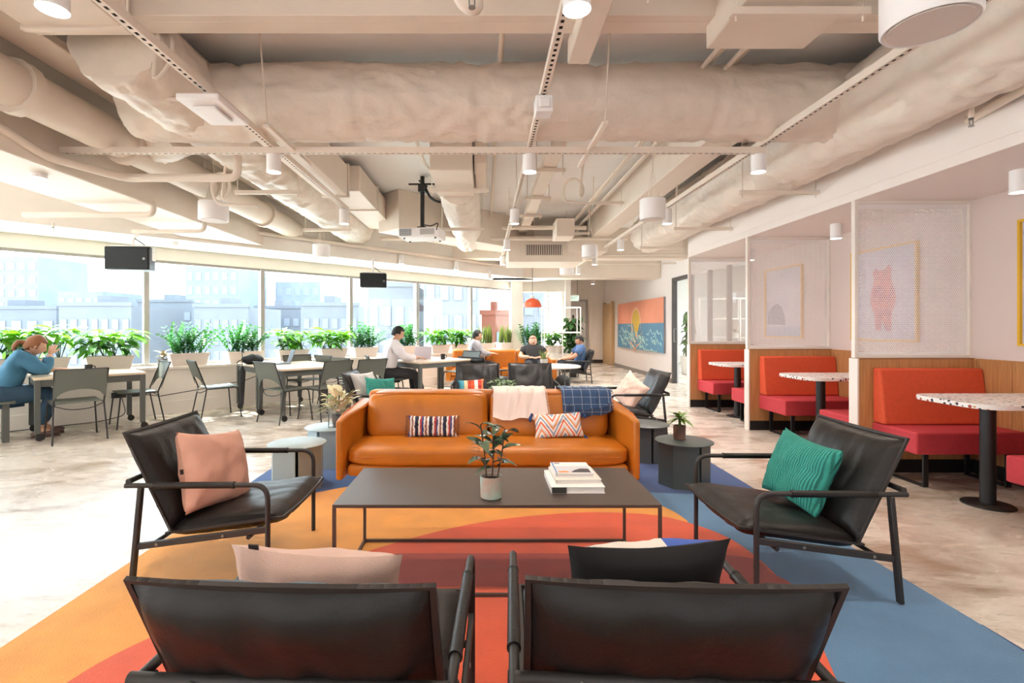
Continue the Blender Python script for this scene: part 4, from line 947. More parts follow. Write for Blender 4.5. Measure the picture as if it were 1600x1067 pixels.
book((0.475,2.67,TZ), 0.27, 0.30, 0.033, 0.0, 'thick white hardcover book at the bottom of the stack', M_cover, ex1)
book((0.485,2.70,TZ+0.033), 0.235, 0.25, 0.02, 0.03, 'pale book in the middle of the stack', mat('pale cover','e4ddd2',0.5))
book((0.475,2.72,TZ+0.053), 0.20, 0.215, 0.022, 0.0, 'book with a landscape picture cover on top of the stack', M_cover, ex3)

# ---------------------------------------------------------------- side tables
def slit(x, y, c, label, base=0.0, rz=0.0):
    m = mat('side table '+c, c, 0.45)
    t = empty('side_table', (x,y,base), rz, label, 'side table', 'round steel side tables')
    f = MB(); f.lathe([(0.218,0.345),(0.225,0.347),(0.225,0.353),(0.222,0.355)],64); f.build('tabletop', m, t)
    r = 0.195; f = MB()
    pl = [(0.03,-0.19),(0.0,-0.05),(-0.02,-0.19)]
    pts = [(-0.005,-0.02),(-0.005,-r),(-0.17,-0.1),(-r,0.06),(-0.09,0.17),(0.09,0.17),(r,0.06),(0.18,-0.09),(0.02,-0.19),(0.02,-0.02)]
    k = len(pts)
    for i in range(k-1): f.bar((*pts[i],0.172),(*pts[i+1],0.172),0.004,0.344)
    f.build('folded_base', m, t)
    return t
slit(-1.50,4.0,'8e9a9a','pale grey round side table left of the sofa, the nearer one', RZ-0.002, 0.3)
slit(-1.44,4.66,'9fb2b8','pale blue round side table left of the sofa holding the glass cube plant', RZ-0.002, -0.3)
slit(1.63,4.08,'4d5553','dark green grey round side table right of the sofa with the little potted plant', RZ-0.002, 0.25)
slit(1.56,4.85,'565a58','dark grey round side table behind the right end of the sofa', 0.0, 0)
slit(0.22,6.0,'565a58','dark round side table hidden behind the sofa back', 0, 0)
# small potted plant on right side table
t = potted_base('potted_plant', (1.61,4.12,RZ+0.353), 'small bright green leafy plant in a copper toned pot on the dark side table')
f = MB(); f.lathe([(0.042,0),(0.05,0.004),(0.054,0.11),(0.054,0.113),(0.048,0.113),(0.046,0.1)],6); f.build('pot', mat('copper brown glaze','8a6a5c',0.35,col2='5e463e',vscale=9), t)
f = MB(); f.tube([(0,0,0.1),(0.003,0,0.17)],0.012,8); f.build('stem', mat('green stem','5c7a3a',0.6), t)
random.seed(5); lg = leafmesh('leaf', 0.12, 0.035, mat('bright leaf','6c8a3c',0.45), 0.3, 0.7)
for k in range(22): inst(lg, 'leaf', t, loc=(0,0,0.165), rot=(random.uniform(0.0,1.15),random.uniform(-0.3,0.3),k*2.4), sc=random.uniform(0.7,1.15))
# pale pink plant in glass cube
t = potted_base('potted_plant', (-1.36,4.66,RZ+0.353), 'pale cream and pink leaved plant in a square glass vase left of the sofa')
M_clear = mat('clear glass','ffffff',0.05,trans=1.0,spec=0.5)
f = MB()
for a,b in (((-0.075,-0.075),(0.075,-0.071)),((-0.075,0.071),(0.075,0.075)),((-0.075,-0.071),(-0.071,0.071)),((0.071,-0.071),(0.075,0.071))): f.box((*a,0),(*b,0.17))
f.box((-0.071,-0.071,0),(0.071,0.071,0.006)); f.build('glass_vase', M_clear, t)
f = MB(); f.lathe([(0.045,0.008),(0.055,0.012),(0.062,0.12),(0.055,0.12)],20); f.build('pot', mat('grey brown pot','6e625a',0.8,bump=0.4,bscale=60), t)
random.seed(6); la = leafmesh('leaf',0.13,0.055,mat('cream leaf','dccfae',0.5,col2='b9b98a',vscale=30),0.25,0.4); lb_ = leafmesh('leaf',0.13,0.055,mat('pink cream leaf','e6c0a0',0.5),0.25,0.4); lc_ = leafmesh('leaf',0.09,0.055,mat('fresh leaf','5f9a3a',0.5),0.25,0.3)
for k in range(70):
    a = k*2.4; rr = 0.015+0.05*random.random(); hh = random.uniform(0.12,0.30); q = Vector((math.cos(a)*rr*1.6,math.sin(a)*rr,hh))
    inst(lb_ if k%4 == 0 else lc_ if k in (7,) else la, 'leaf', t, loc=q, rot=(random.uniform(0.1,1.25),random.uniform(-0.3,0.3),a-PI/2+random.uniform(-0.4,0.4)), sc=random.uniform(0.6,1.1))
    if k%3 == 0: f = MB(); f.tube([(0,0,0.1),tuple(q)],0.003,5); f.build('stem', mat('pale stem','c9bd9a',0.6), t)
t = potted_base('potted_plant', (0.22,6.0,0.355), 'bushy dark green plant seen over the sofa back')
f = MB(); f.lathe([(0.06,0),(0.08,0.01),(0.09,0.15),(0.08,0.15)],24); f.build('pot', mat('grey pot','77736e',0.7), t)
random.seed(8); ld_ = leafmesh('leaf',0.09,0.035,mat('dull leaf','48603c',0.5,col2='6d8458',vscale=10),0.3,0.5)
for k in range(90):
    a = random.uniform(0,6.28); rr = random.uniform(0,0.16); inst(ld_, 'leaf', t, loc=(math.cos(a)*rr,math.sin(a)*rr,0.16+random.uniform(0,0.17)*(1-rr*2)), rot=(random.uniform(-0.3,1.0),random.uniform(-0.4,0.4),a-PI/2), sc=random.uniform(0.6,1.0))

# ---------------------------------------------------------------- booths
BX0, BX1 = 3.3, 4.35
M_endw = mat('pale end panel','e9ddd4',0.5)
mesh_cache = {}
def perf_mesh():
    if 'p' in mesh_cache: return mesh_cache['p']
    f = MB(); W_, H_ = 0.96, 1.30; px = 0.0185; py = px*0.866; r = px*0.355
    nx = int(W_/px)-1; ny = int(H_/py)-1
    verts = []; faces = []
    def add(cx, cz):
        k = len(verts)
        for i in range(6):
            a = PI/6+i*PI/3; verts.append((cx+px/math.sqrt(3)*math.cos(a),0,cz+px/math.sqrt(3)*math.sin(a)))
        for i in range(6):
            a = PI/6+i*PI/3; verts.append((cx+r*math.cos(a),0,cz+r*math.sin(a)))
        for i in range(6): faces.append((k+i,k+(i+1)%6,k+6+(i+1)%6,k+6+i))
    for j in range(ny):
        for i in range(nx): add(0.03+px*(i+0.5+(0.5 if j%2 else 0)), 0.03+py*(j+0.5))
    # margin strip
    x1 = 0.03+px*(nx+0.5); z1 = 0.03+py*ny
    f.add(verts, faces); f.box((0,-0.0005,0),(0.031,0.0005,H_+0.06)); f.box((x1-0.004,-0.0005,0),(1.01,0.0005,H_+0.06)); f.box((0.03,-0.0005,0),(x1,0.0005,0.031)); f.box((0.03,-0.0005,z1-0.004),(x1,0.0005,H_+0.06))
    mesh_cache['p'] = f.mesh('perforated_sheet', mat('perforated white','f1ebe8',0.55), smooth=0); return mesh_cache['p']
def panel(y, label):
    t = empty('booth_divider', (BX0,y,0), 0, label, 'partition', 'booth dividers with perforated screens'); w = BX1-BX0
    f = MB(); f.box((0.014,-0.05,0.12),(w,0.05,1.005)); f.build('half_wall', M_oak, t)
    f = MB(); f.box((0,-0.052,0.0),(0.016,0.052,1.01)); f.build('end_cap', M_endw, t, bev=0.002)
    f = MB(); f.box((0.016,-0.042,0),(w,0.042,0.12)); f.build('plinth', M_black, t)
    f = MB(); f.box((0.016,-0.052,1.005),(w,0.052,1.015)); f.build('top_trim', mat('dark oak edge','9a6a40',0.5), t)
    fr = MB(); z0, z1 = 1.015, 2.42
    fr.box((0.0,-0.022,z0),(0.03,0.022,z1)); fr.box((w-0.03,-0.022,z0),(w,0.022,z1)); fr.box((0.03,-0.022,z0),(w-0.03,0.022,z0+0.03)); fr.box((0.03,-0.022,z1-0.03),(w-0.03,0.022,z1)); fr.build('screen_frame', M_white, t, bev=0.002)
    inst(perf_mesh(), 'perforated_sheet', t, loc=(0.02,0,1.035))
    return t
panel(4.47, 'nearest booth divider: oak half wall under a perforated white screen'); panel(6.29, 'middle booth divider: oak half wall under a perforated white screen'); panel(8.09, 'furthest booth divider: oak half wall under a perforated white screen')
panel(2.62, 'booth divider beyond the right edge behind the nearest red bench')
# oak panelling on the back wall, plank by plank
k = 0
wp = empty('wood_wainscot', (4.35,0,0)); wp['kind'] = 'structure'; wp['label'] = 'oak veneer panelling along the booth back wall'; wp.name = 'trim_12'
y = 2.0
f = MB(); f.box((-0.014,0.002,0.12),(0,0.298,1.0)); pm = f.mesh('panel', M_oak)
while y < 8.0:
    inst(pm, 'panel', wp, loc=(0,y,0)); y += 0.3
f = MB(); f.box((-0.018,2.0,1.0),(0,8.04,1.012)); f.build('cap', M_oak, wp); f = MB(); f.box((-0.012,2.0,0),(0,8.04,0.12)); f.build('plinth', M_black, wp)
def bench(yw, dirn, depth, label):
    """yw = plane of the divider face, dirn = -1 bench in front of it (towards camera) / +1 behind"""
    t = empty('booth_bench', (BX0+0.13,yw,0), 0, label, 'bench', 'red booth benches'); w = 4.335-(BX0+0.13); s = dirn
    def yb(a, b): return (min(a*s,b*s), max(a*s,b*s))
    y0, y1 = yb(0.0,depth); f = MB(); f.box((0.0,y0,0.275),(w,y1,0.45)); f.build('seat', M_red, t, bev=0.014, seg=3)
    yy = [0.0, 0.13, 0.06]; f = MB()
    vs = []; 
    a0, a1, b1 = 0.004*s, 0.15*s, 0.085*s; zb, zt = 0.452, 0.93
    pr = [(a0,zb),(a1,zb),(b1,zt),(a0,zt)]; n = 4
    vs = [(0.0,y_,z_) for y_,z_ in pr]+[(w,y_,z_) for y_,z_ in pr]
    fs = [tuple(range(n)),tuple(range(2*n-1,n-1,-1))]+[(i,i+n,(i+1)%n+n,(i+1)%n) for i in range(n)]
    if s > 0: fs = [tuple(q) for q in fs]
    else: fs = [tuple(reversed(q)) for q in fs]
    f.add(vs, fs); f.build('backrest', M_orange, t, bev=0.02, seg=3)
    for x in (0.12, w-0.12):
        f = MB(); f.bar((x,0.06*s,0.275),(x,0.06*s,0.012),0.045,0.015,up=(0,1,0)); f.bar((x,(depth-0.06)*s,0.275),(x,(depth-0.06)*s,0.012),0.045,0.015,up=(0,1,0)); f.bar((x,0.053*s,0.008),(x,(depth-0.053)*s,0.008),0.045,0.015); f.build('sled_leg', M_black, t, bev=0.004)
    return t
bench(4.42,-1,0.46,'red bench with orange back in the nearest booth, facing us'); bench(2.67,1,0.62,'red bench cut off by the right edge, nearest of all')
bench(6.24,-1,0.55,'red bench with orange back in the middle booth, facing us'); bench(4.52,1,0.60,'red bench behind the nearest divider')
bench(8.04,-1,0.55,'red bench with orange back in the far booth, facing us'); bench(6.34,1,0.60,'red bench behind the middle divider')
def btable(y, label):
    t = empty('booth_table', (3.65,y,0), 0, label, 'table', 'terrazzo booth tables')
    d = 0.32; R_ = 0.16
    pts = [(0.68,-d)]+[( -0.33+R_-R_*math.sin(a), -d+R_-R_*math.cos(a)) for a in [i*PI/2/8 for i in range(9)]]+[( -0.33+R_-R_*math.cos(a), d-R_+R_*math.sin(a)) for a in [i*PI/2/8 for i in range(9)]]+[(0.68,d)]
    f = MB(); f.prism(list(reversed(pts)),0.735,0.768); f.build('tabletop', M_terr, t, bev=0.003)
    f = MB(); f.lathe([(0.045,0.012),(0.045,0.735)],24); f.build('post', M_black, t)
    f = MB(); f.lathe([(0.15,0),(0.15,0.008),(0.145,0.012),(0.05,0.016)],36); f.build('base_plate', M_black, t)
    f = MB(); f.box((-0.12,-0.12,0.727),(0.12,0.12,0.735)); f.build('mounting_plate', M_black, t)
btable(3.62,'terrazzo table on a black post in the nearest booth'); btable(5.42,'terrazzo table on a black post in the middle booth'); btable(7.2,'terrazzo table on a black post in the far booth')
f = MB(); f.tube(fillet([(3.9,5.3,0.778),(3.96,5.35,0.82),(4.05,5.4,0.80),(4.1,5.35,0.775),(4.2,5.45,0.775)],0.05),0.004,6); tag(f.build('charging_cable', mat('pale yellow cable','e6d493',0.5)), 'pale cable lying on the middle booth table', 'cable')
# framed pictures
M_yel = mat('yellow frame','e0b020',0.45)
def picture(y0, y1, label, kind):
    t = empty('framed_picture', (4.35,(y0+y1)/2,1.137), 0, label, 'picture', 'yellow framed pictures in the booths'); hw = (y1-y0)/2; h = 1.02
    f = MB(); f.box((-0.04,-hw,0),(0,-hw+0.02,h)); f.box((-0.04,hw-0.02,0),(0,hw,h)); f.box((-0.04,-hw+0.02,0),(0,hw-0.02,0.02)); f.box((-0.04,-hw+0.02,h-0.02),(0,hw-0.02,h)); f.build('frame', M_yel, t)
    f = MB(); f.box((-0.018,-hw+0.02,0.02),(-0.004,hw-0.02,h-0.02)); f.build('canvas', mat('picture ground','b9b9cc',0.6,col2='d3cdd8',vscale=2), t)
    RM = Matrix.Translation((-0.018,0,0))@Matrix(((0,0,-1,0),(1,0,0,0),(0,1,0,0),(0,0,0,1)))   # local x -> +y , y -> z, extrude to -x
    if kind == 'bear':
        pts = smooth_curve([(-0.10,0.12),(-0.12,0.3),(-0.17,0.42),(-0.16,0.55),(-0.12,0.66),(-0.14,0.76),(-0.09,0.80),(-0.05,0.77),(0.03,0.78),(0.08,0.82),(0.12,0.77),(0.11,0.67),(0.16,0.55),(0.17,0.42),(0.12,0.3),(0.11,0.12),(0.03,0.12),(0.0,0.22),(-0.03,0.12),(-0.10,0.12)],3)[:-1]
        f = MB(); f.prism([(-a,b) for a,b in reversed(pts)],0,0.001,RM); f.build('pink_figure', mat('print pink fur','d9857c',0.7,col2='a8627c',vscale=9), t, smooth=0)
    elif kind == 'dome':
        pts = smooth_curve([(-0.05,0.18),(-0.02,0.35),(0.08,0.47),(0.22,0.48),(0.36,0.38),(0.40,0.2)],4)
        f = MB(); f.prism([(a,b) for a,b in reversed(pts)],0,0.001,RM); f.build('grey_dome', mat('print dark grey blue','69728c',0.7), t, smooth=0)
        f = MB(); f.box((-0.019,-hw+0.02,0.02),(-0.018,hw-0.02,0.16)); f.build('lower_band', mat('print pale blue','a9b4cc',0.7), t, smooth=0)
picture(3.14,4.04,'yellow framed picture at the right edge in the nearest booth','plain'); picture(4.98,5.88,'yellow framed picture of a pink furry figure behind the nearest perforated screen','bear'); picture(6.79,7.69,'yellow framed picture of a grey dome behind the middle perforated screen','dome')

# ---------------------------------------------------------------- mural
MY0, MY1, MZ0, MZ1 = 11.98, 16.1, 0.66, 2.02
t = empty('wall_mural', (4.35,(MY0+MY1)/2,MZ0), 0, 'wide painted panel of a sun over blue waves on the right wall', 'painting'); hw = (MY1-MY0)/2; hh = MZ1-MZ0
f = MB(); f.box((-0.05,-hw,0),(0,hw,hh)); f.build('board', mat('mural edge','8d8a90',0.6), t)
RM = Matrix.Translation((-0.05,0,0))@Matrix(((0,0,-1,0),(1,0,0,0),(0,1,0,0),(0,0,0,1)))
def mp(pts, c, z, nm): f = MB(); f.prism([(a,b) for a,b in pts],0.0,z,RM); f.build(nm, mat('mural '+c, c, 0.6, var=0.05, vscale=3), t, smooth=0)
mid = hh*0.54
mp([(-hw,mid),(hw,mid),(hw,hh),(-hw,hh)],'f0a184',0.001,'painted_sky')
mp([(-hw,0),(hw,0),(hw,mid),(-hw,mid)],'6495b4',0.0012,'painted_sea')
cx = 0.15
mp([(cx+0.46*math.cos(a),mid+0.03+0.43*math.sin(a)) for a in [i*2*PI/40 for i in range(40)]],'f7c7a2',0.002,'painted_halo')
mp([(cx+0.36*math.cos(a),mid+0.03+0.35*math.sin(a)) for a in [i*2*PI/40 for i in range(40)]],'e9c85a',0.003,'painted_sun')
mp([(cx-0.36,mid),(cx-0.05,0.28),(cx+0.26,mid),(cx+0.36,mid-0.02),(cx+0.12,0.1),(cx-0.05,-0.0),(cx-0.2,0.1),(cx-0.45,mid-0.02)],'6495b4',0.0034,'painted_sea')
for k, (o1, o2) in enumerate(((0.0,0.42),(-0.22,0.52),)):
    mp([(cx-0.05,0.12+o1+0.22),(cx-0.12-o2,0.46+o1),(cx-0.05-o2,0.46+o1),(cx,0.24+o1),(cx+0.05+o2,0.46+o1),(cx+0.12+o2,0.46+o1),(cx+0.05,0.12+o1+0.0)],'f0b493',0.004+0.0004*k,'painted_chevron')
random.seed(21)
wl = MB()
for k in range(26):
    y0 = random.uniform(-hw+0.05,hw-0.9); z0 = random.uniform(0.05,mid-0.2); r_ = random.uniform(0.15,0.4); sg = random.choice((-1,1))
    pts = []
    for i in range(14):
        a = i/13*PI*random.choice((1,)) ; pts.append((-0.055, min(hw-0.02,max(-hw+0.02,y0+r_*2.2*i/13)), min(mid-0.02,max(0.02,z0+sg*r_*0.45*math.sin(a)+0.05*math.sin(i*1.1+k)))))
    wl.tube(pts,0.011,4)
wl.build('wave_lines', mat('mural pale line','b5dcd6',0.6), t)

# ---------------------------------------------------------------- office beyond the glass partition
def tallplant(x, y, label):
    t = potted_base('potted_tree', (x,y,0), label)
    f = MB(); f.lathe([(0.13,0),(0.16,0.02),(0.21,0.5),(0.19,0.5),(0.17,0.45)],28); f.build('pot', mat('cream planter','d9cfc4',0.6), t)
    f = MB(); f.tube([(0,0,0.4),(0.03,0,1.0),(0,0.02,1.7)],0.02,8); f.build('trunk', mat('bark','4f4030',0.9), t)
    random.seed(3); lm_ = leafmesh('leaf',0.26,0.17,mat('fig leaf','2f4f26',0.35,col2='4d6a36',vscale=6),0.25,0.8)
    for k in range(60): inst(lm_,'leaf',t,loc=(0.02,0,0.62+1.15*k/60),rot=(random.uniform(-0.5,0.7),random.uniform(-0.3,0.3),k*2.4),sc=random.uniform(0.6,1.0))
tallplant(5.55,13.6,'tall leafy plant in a cream pot behind the glass door')
t = empty('open_shelf', (7.4,13.4,0), math.radians(-20), 'white open grid shelf with trailing plants seen through the far perforated screen', 'shelf')
f = MB()
for x in (-1.5,-0.5,0.5,1.5):
    for y in (-0.2,0.2): f.box((x-0.015,y-0.015,0),(x+0.015,y+0.015,2.1))
f.build('uprights', M_white, t)
for z in (0.5,1.0,1.5,2.05): f = MB(); f.box((-1.5,-0.2,z),(1.5,0.2,z+0.025)); f.build('shelf_board', M_white, t)
for i,(x,z) in enumerate(((-1,0.525),(0,0.525),(1,0.525),(-0.6,1.025),(0.9,1.525))):
    q = potted_base('potted_plant', Matrix.Rotation(math.radians(-20),4,'Z')@Vector((x,0,z))+Vector((7.4,13.4,0)), ['pink leaved plant lowest left on the office shelf','pink leaved plant lowest middle on the office shelf','pink leaved plant lowest right on the office shelf','pink leaved plant on the second office shelf','pink leaved plant on the top office shelf'][i])
    f = MB(); f.lathe([(0.06,0),(0.08,0.12),(0.07,0.12)],16); f.build('pot', M_white, q)
    f = MB(); random.seed(i)
    me = leafmesh('leaf',0.2,0.08,mat('pink leaf','c98a78',0.5,col2='7a8a5a',vscale=8),0.3,0.6)
    for k in range(16): inst(me,'leaf',q,loc=(0,0,0.12),rot=(random.uniform(0,1.3),0,k*2.4),sc=random.uniform(0.6,1))

# ---------------------------------------------------------------- work tables and grey chairs
M_top = mat('pale maple top','e3cdb4',0.35,var=0.06,vscale=3)
def wt(cs, cn, label, w=1.07, d=0.83):
    """centre given along / off the window wall (off negative = inward)"""
    c = L(cs, cn); t = empty('work_table', c, ang, label, 'table', 'grey wheeled work tables'); hw, hd = w/2, d/2
    f = MB(); f.box((-hw,-hd,0.69),(hw,hd,0.72)); f.build('tabletop', M_top, t, bev=0.006)
    f = MB()
    for s in (-1,1): f.box((-hw+0.02,s*(hd-0.045)-0.015,0.61),(hw-0.02,s*(hd-0.045)+0.015,0.69)); f.box((s*(hw-0.035)-0.015,-hd+0.03,0.61),(s*(hw-0.035)+0.015,hd-0.03,0.69))
    f.build('apron', M_grey, t)
    for sx in (-1,1):
        for sy in (-1,1):
            x, y = sx*(hw-0.035), sy*(hd-0.035); f = MB(); f.box((x-0.027,y-0.027,0.085),(x+0.027,y+0.027,0.69)); lg_ = f.build('leg', M_grey, t, bev=0.004)
            f = MB(); f.lathe([(0.036,-0.012),(0.04,-0.008),(0.04,0.008),(0.036,0.012)],18,M=Matrix.Translation((x+0.02,y,0.04))@Matrix.Rotation(PI/2,4,'X')); f.box((x-0.012,y-0.018,0.045),(x+0.03,y-0.013,0.09)); f.box((x-0.012,y+0.013,0.045),(x+0.03,y+0.018,0.09)); f.build('caster', M_black, lg_)
    return t, c
def at(px, py, z):  # pixel to a point on the plane at height z
    Y = (H-z)*F/(py-VY); return P(px,py,Y)
def along(p): return (p-A0).dot(dv), (p-A0).dot(nv)
# table 1: right-front corner at pixel (229,581)
def tab_from_corner(px, py, label, corner=1, w=1.07, d=0.83, minoff=-0.06):
    s_, o_ = along(at(px,py,0.72)); cs = s_-w/2*corner; cn = min(o_+d/2, minoff-d/2); return wt(cs, cn, label, w, d)
T1, c1 = tab_from_corner(229,581,'wheeled maple topped work table the woman leans on')
T2b, c2 = tab_from_corner(440,577,'wheeled work table with dark chairs, the one nearer us of the laptop pair', corner=-1)
s_, o_ = along(Vector((c2.x,c2.y,0))); T2a, c2a = wt(s_, o_+0.84, 'wheeled work table carrying the open laptop and black bag by the window')
T3b, c3 = tab_from_corner(656,566,'wheeled work table under the man in the white shirt, nearer half', corner=-1, w=1.2)
s3, o3 = along(Vector((c3.x,c3.y,0))); T3a, c3a = wt(s3, o3+0.84, 'wheeled work table by the window behind the man in the white shirt', w=1.2)
def make_sheet_chair(label):
    t = empty('stacking_chair', (0,0,0), 0, label, 'chair', 'grey plastic stacking chairs'); m = M_sheet
    # front +Y
    def seat(u, v):
        x = (2*u-1); y = -0.2+0.42*v; return (x*0.225*(1-0.06*(1-v)), y, 0.445-0.014*(1-x*x)*math.sin(PI*v)+0.006*v)
    f = MB(); f.grid(seat, 12, 10, th=0.008); f.build('seat', m, t, smooth=60)
    pts = []
    vs = []; fs = []; nx = 16
    # back panel with an arched cut at the bottom
    f = MB()
    for j in range(9):
        for i in range(nx+1):
            x = -1+2*i/nx; zb = 0.50+0.10*math.sqrt(max(0,1-(x*1.12)**2)) if abs(x) < 0.89 else 0.48; z = zb+(0.82-zb)*j/8
            y = -0.235-0.10*(z-0.48)/0.34+0.035*x*x*0+0.03*(x*x-1)*0.6
            vs.append((x*0.235,y,z))
    for j in range(8):
        for i in range(nx): a = j*(nx+1)+i; fs.append((a,a+1,a+nx+2,a+nx+1))
    k = len(vs); vs2 = [(x,y-0.007,z) for x,y,z in vs]
    fs2 = [tuple(q+k for q in reversed(fc)) for fc in fs]; top = [8*(nx+1)+i for i in range(nx+1)]; bot = list(range(nx+1))
    f3 = [(top[i],top[i+1],top[i+1]+k,top[i]+k) for i in range(nx)]+[(bot[i+1],bot[i],bot[i]+k,bot[i+1]+k) for i in range(nx)]
    f.add(vs+vs2, fs+fs2+f3); f.build('backrest', m, t, smooth=60)
    for s in (-1,1):
        f = MB(); f.tube(fillet([(s*0.245,-0.28,0),(s*0.225,-0.2,0.43),(s*0.238,-0.345,0.825)],0.03),0.009,8); f.build('rear_leg', M_frame, t)
        f = MB(); f.tube(fillet([(s*0.245,0.245,0),(s*0.215,0.2,0.432),(s*0.225,-0.2,0.432)],0.05),0.009,8); f.build('front_leg', M_frame, t)
    f = MB(); f.tube([(-0.236,-0.338,0.822),(0.236,-0.338,0.822)],0.008,8); f.build('top_rail', M_frame, t)
    f = MB(); f.tube(fillet([(-0.22,-0.2,0.42),(-0.1,-0.25,0.37),(0.1,-0.25,0.37),(0.22,-0.2,0.42)],0.08),0.006,8); f.build('seat_brace', M_frame, t)
    return t
sc0 = make_sheet_chair('grey stacking chair with its back to us at the woman\'s table')
for o in bpy.data.objects:
    if o.parent == sc0: kids.setdefault(sc0, []).append(o)
first = [True]
def chair_at(s_, o_, rz, label):
    p = L(s_, o_)
    if first[0]: first[0] = False; sc0.location = p; sc0.rotation_euler.z = rz; sc0['label'] = label; return sc0
    return copy_tree(sc0, None, p, rz, label)
def al(c): return along(Vector((c.x,c.y,0)))
s1_, o1_ = al(c1); s2_, o2_ = al(c2); s2a, o2a = al(c2a); s3_, o3_ = al(c3); s3a, o3a = al(c3a)
IN = ang            # +Y local points outward (to the windows)
chair_at(s1_-0.18, o1_-0.52, IN+0.05, 'grey stacking chair with its back to us at the woman\'s table')
chair_at(s1_+0.50, o1_+0.0, IN+PI/2, 'grey stacking chair at the right end of the woman\'s table')
chair_at(s2a-0.98, o2a-0.16, IN-PI/2-0.05, 'grey stacking chair standing alone left of the laptop table')
chair_at(s2_-0.42, o2_-0.30, IN-PI/2+0.2, 'grey stacking chair at the near left corner of the laptop table')
chair_at(s2_+0.02, o2_-0.52, IN+0.15, 'dark stacking chair with its back to us at the laptop table')
chair_at(s2_+0.60, o2_-0.55, IN+0.0, 'second dark stacking chair at the right of the laptop table')
chair_at(s2a+0.35, o2a+0.12-0.3, IN+PI, 'stacking chair on the window side of the laptop table')
chair_at(s3_-0.86, o3_+0.10, IN-PI/2-0.45, 'grey stacking chair the man in the white shirt sits on')
chair_at(s3_-1.45, o3_+0.05, IN-PI/2+0.1, 'stacking chair behind the man in the white shirt')
chair_at(s3_-1.30, o3_+0.85, IN-PI/2+0.1, 'stacking chair nearest the window behind the man in the white shirt')
chair_at(s3_+0.85, o3_+0.2, IN+PI/2, 'grey stacking chair at the right end of the white shirt man\'s table')
# bench by the woman
p = L(s1_-1.05, o1_-0.05)
t = empty('bench_seat', p, ang, 'dark low bench under the seated woman at the left edge', 'bench')
f = MB(); f.box((-0.75,-0.2,0.43),(0.38,0.2,0.46)); f.build('seat', M_sheet, t, bev=0.006)
for x in (-0.6,0.3): f = MB(); f.prism([(x-0.03,-0.16),(x+0.03,-0.16),(x+0.03,0.16),(x-0.03,0.16)],0,0.43); f.build('leg', M_grey, t)
# sockets and cable on the low wall
for k, s_ in enumerate((s1_+0.42, s1_+0.66)):
    t = empty('wall_socket', L(s_,-0.0,0.34), ang, ['black double socket under the woman\'s table, left','black double socket under the woman\'s table, right'][k], 'socket')
    f = MB(); f.box((-0.085,-0.012,-0.04),(0.085,0,0.04)); f.build('plate', M_black, t, bev=0.003)
    for x in (-0.045,0.045): f = MB(); f.box((x-0.02,-0.016,-0.02),(x+0.02,-0.012,0.02)); f.build('outlet', M_frame, t)
a = s1_+0.7
f = MB(); pts = [L(a,-0.02,0.33), L(a+0.2,-0.05,0.28), L(a+0.8,-0.05,0.34), L(a+1.4,-0.05,0.42), L(a+2.0,-0.06,0.62)]; f.tube(pts,0.006,6); tag(f.build('power_cable', M_black), 'black cable strung along the low wall to the laptop table', 'cable')
f = MB(); pts = [L(a-0.25,-0.03,0.30), L(a-0.2,-0.08,0.06), L(a-0.5,-0.1,0.012), L(a-1.4,-0.12,0.012)]; f.tube(fillet(pts,0.1),0.006,6); tag(f.build('power_cable', M_black), 'black cable looping down to the floor under the woman\'s table', 'cable')

# things on the tables
def laptop(loc, rz, c, label, open_=1.9, sc=1.0):
    m = mat('laptop '+c, c, 0.4); t = empty('laptop', loc, rz, label, 'laptop')
    f = MB(); f.box((-0.16*sc,-0.11*sc,0),(0.16*sc,0.11*sc,0.014)); f.build('keyboard_deck', m, t, bev=0.003)
    f = MB(); f.box((-0.14*sc,-0.02,0.0141),(0.14*sc,0.09*sc,0.0155)); f.build('keys', M_black, t)
    M_ = Matrix.Translation((0,0.11*sc,0.014))@Matrix.Rotation(-(open_-PI/2),4,'X'); f = MB(); f.box((-0.16*sc,0,0),(0.16*sc,0.006,0.215*sc),M_); l = f.build('lid', m, t, bev=0.002)
    f = MB(); f.box((-0.15*sc,-0.001,0.01),(0.15*sc,0,0.205*sc),M_); f.build('screen', mat('screen glass '+c,'cdc2c8' if c == 'cfc0c4' else '30343a',0.2), l)  # pale laptop's screen colour stands in for a lit display
laptop(L(s2a-0.1,o2a-0.25,0.72), ang-PI/2-0.25, '6a6e70', 'open dark laptop on the table by the window')
laptop(L(s3_-0.15,o3_+0.14,0.72), ang+0.75-PI/2-0.2, 'cfc0c4', 'open pale laptop in front of the man in the white shirt', open_=1.85)
def mug(loc, label):
    t = empty('mug', loc, 0.4, label, 'mug'); f = MB(); f.lathe([(0.036,0),(0.04,0.004),(0.041,0.095),(0.037,0.095),(0.035,0.01),(0.0,0.008)],28,cap=False); f.lathe([(0.0001,0),(0.036,0)],28,cap=False); f.build('cup', M_black, t)
    f = MB(); f.tube(fillet([(0.038,0,0.075),(0.068,0,0.075),(0.068,0,0.025),(0.038,0,0.025)],0.02),0.006,8); f.build('handle', M_black, t)
mug(L(s1_+0.02,o1_+0.1,0.72),'black mug on the woman\'s table'); mug(L(s3_+0.15,o3_-0.12,0.72),'black mug beside the pale laptop')
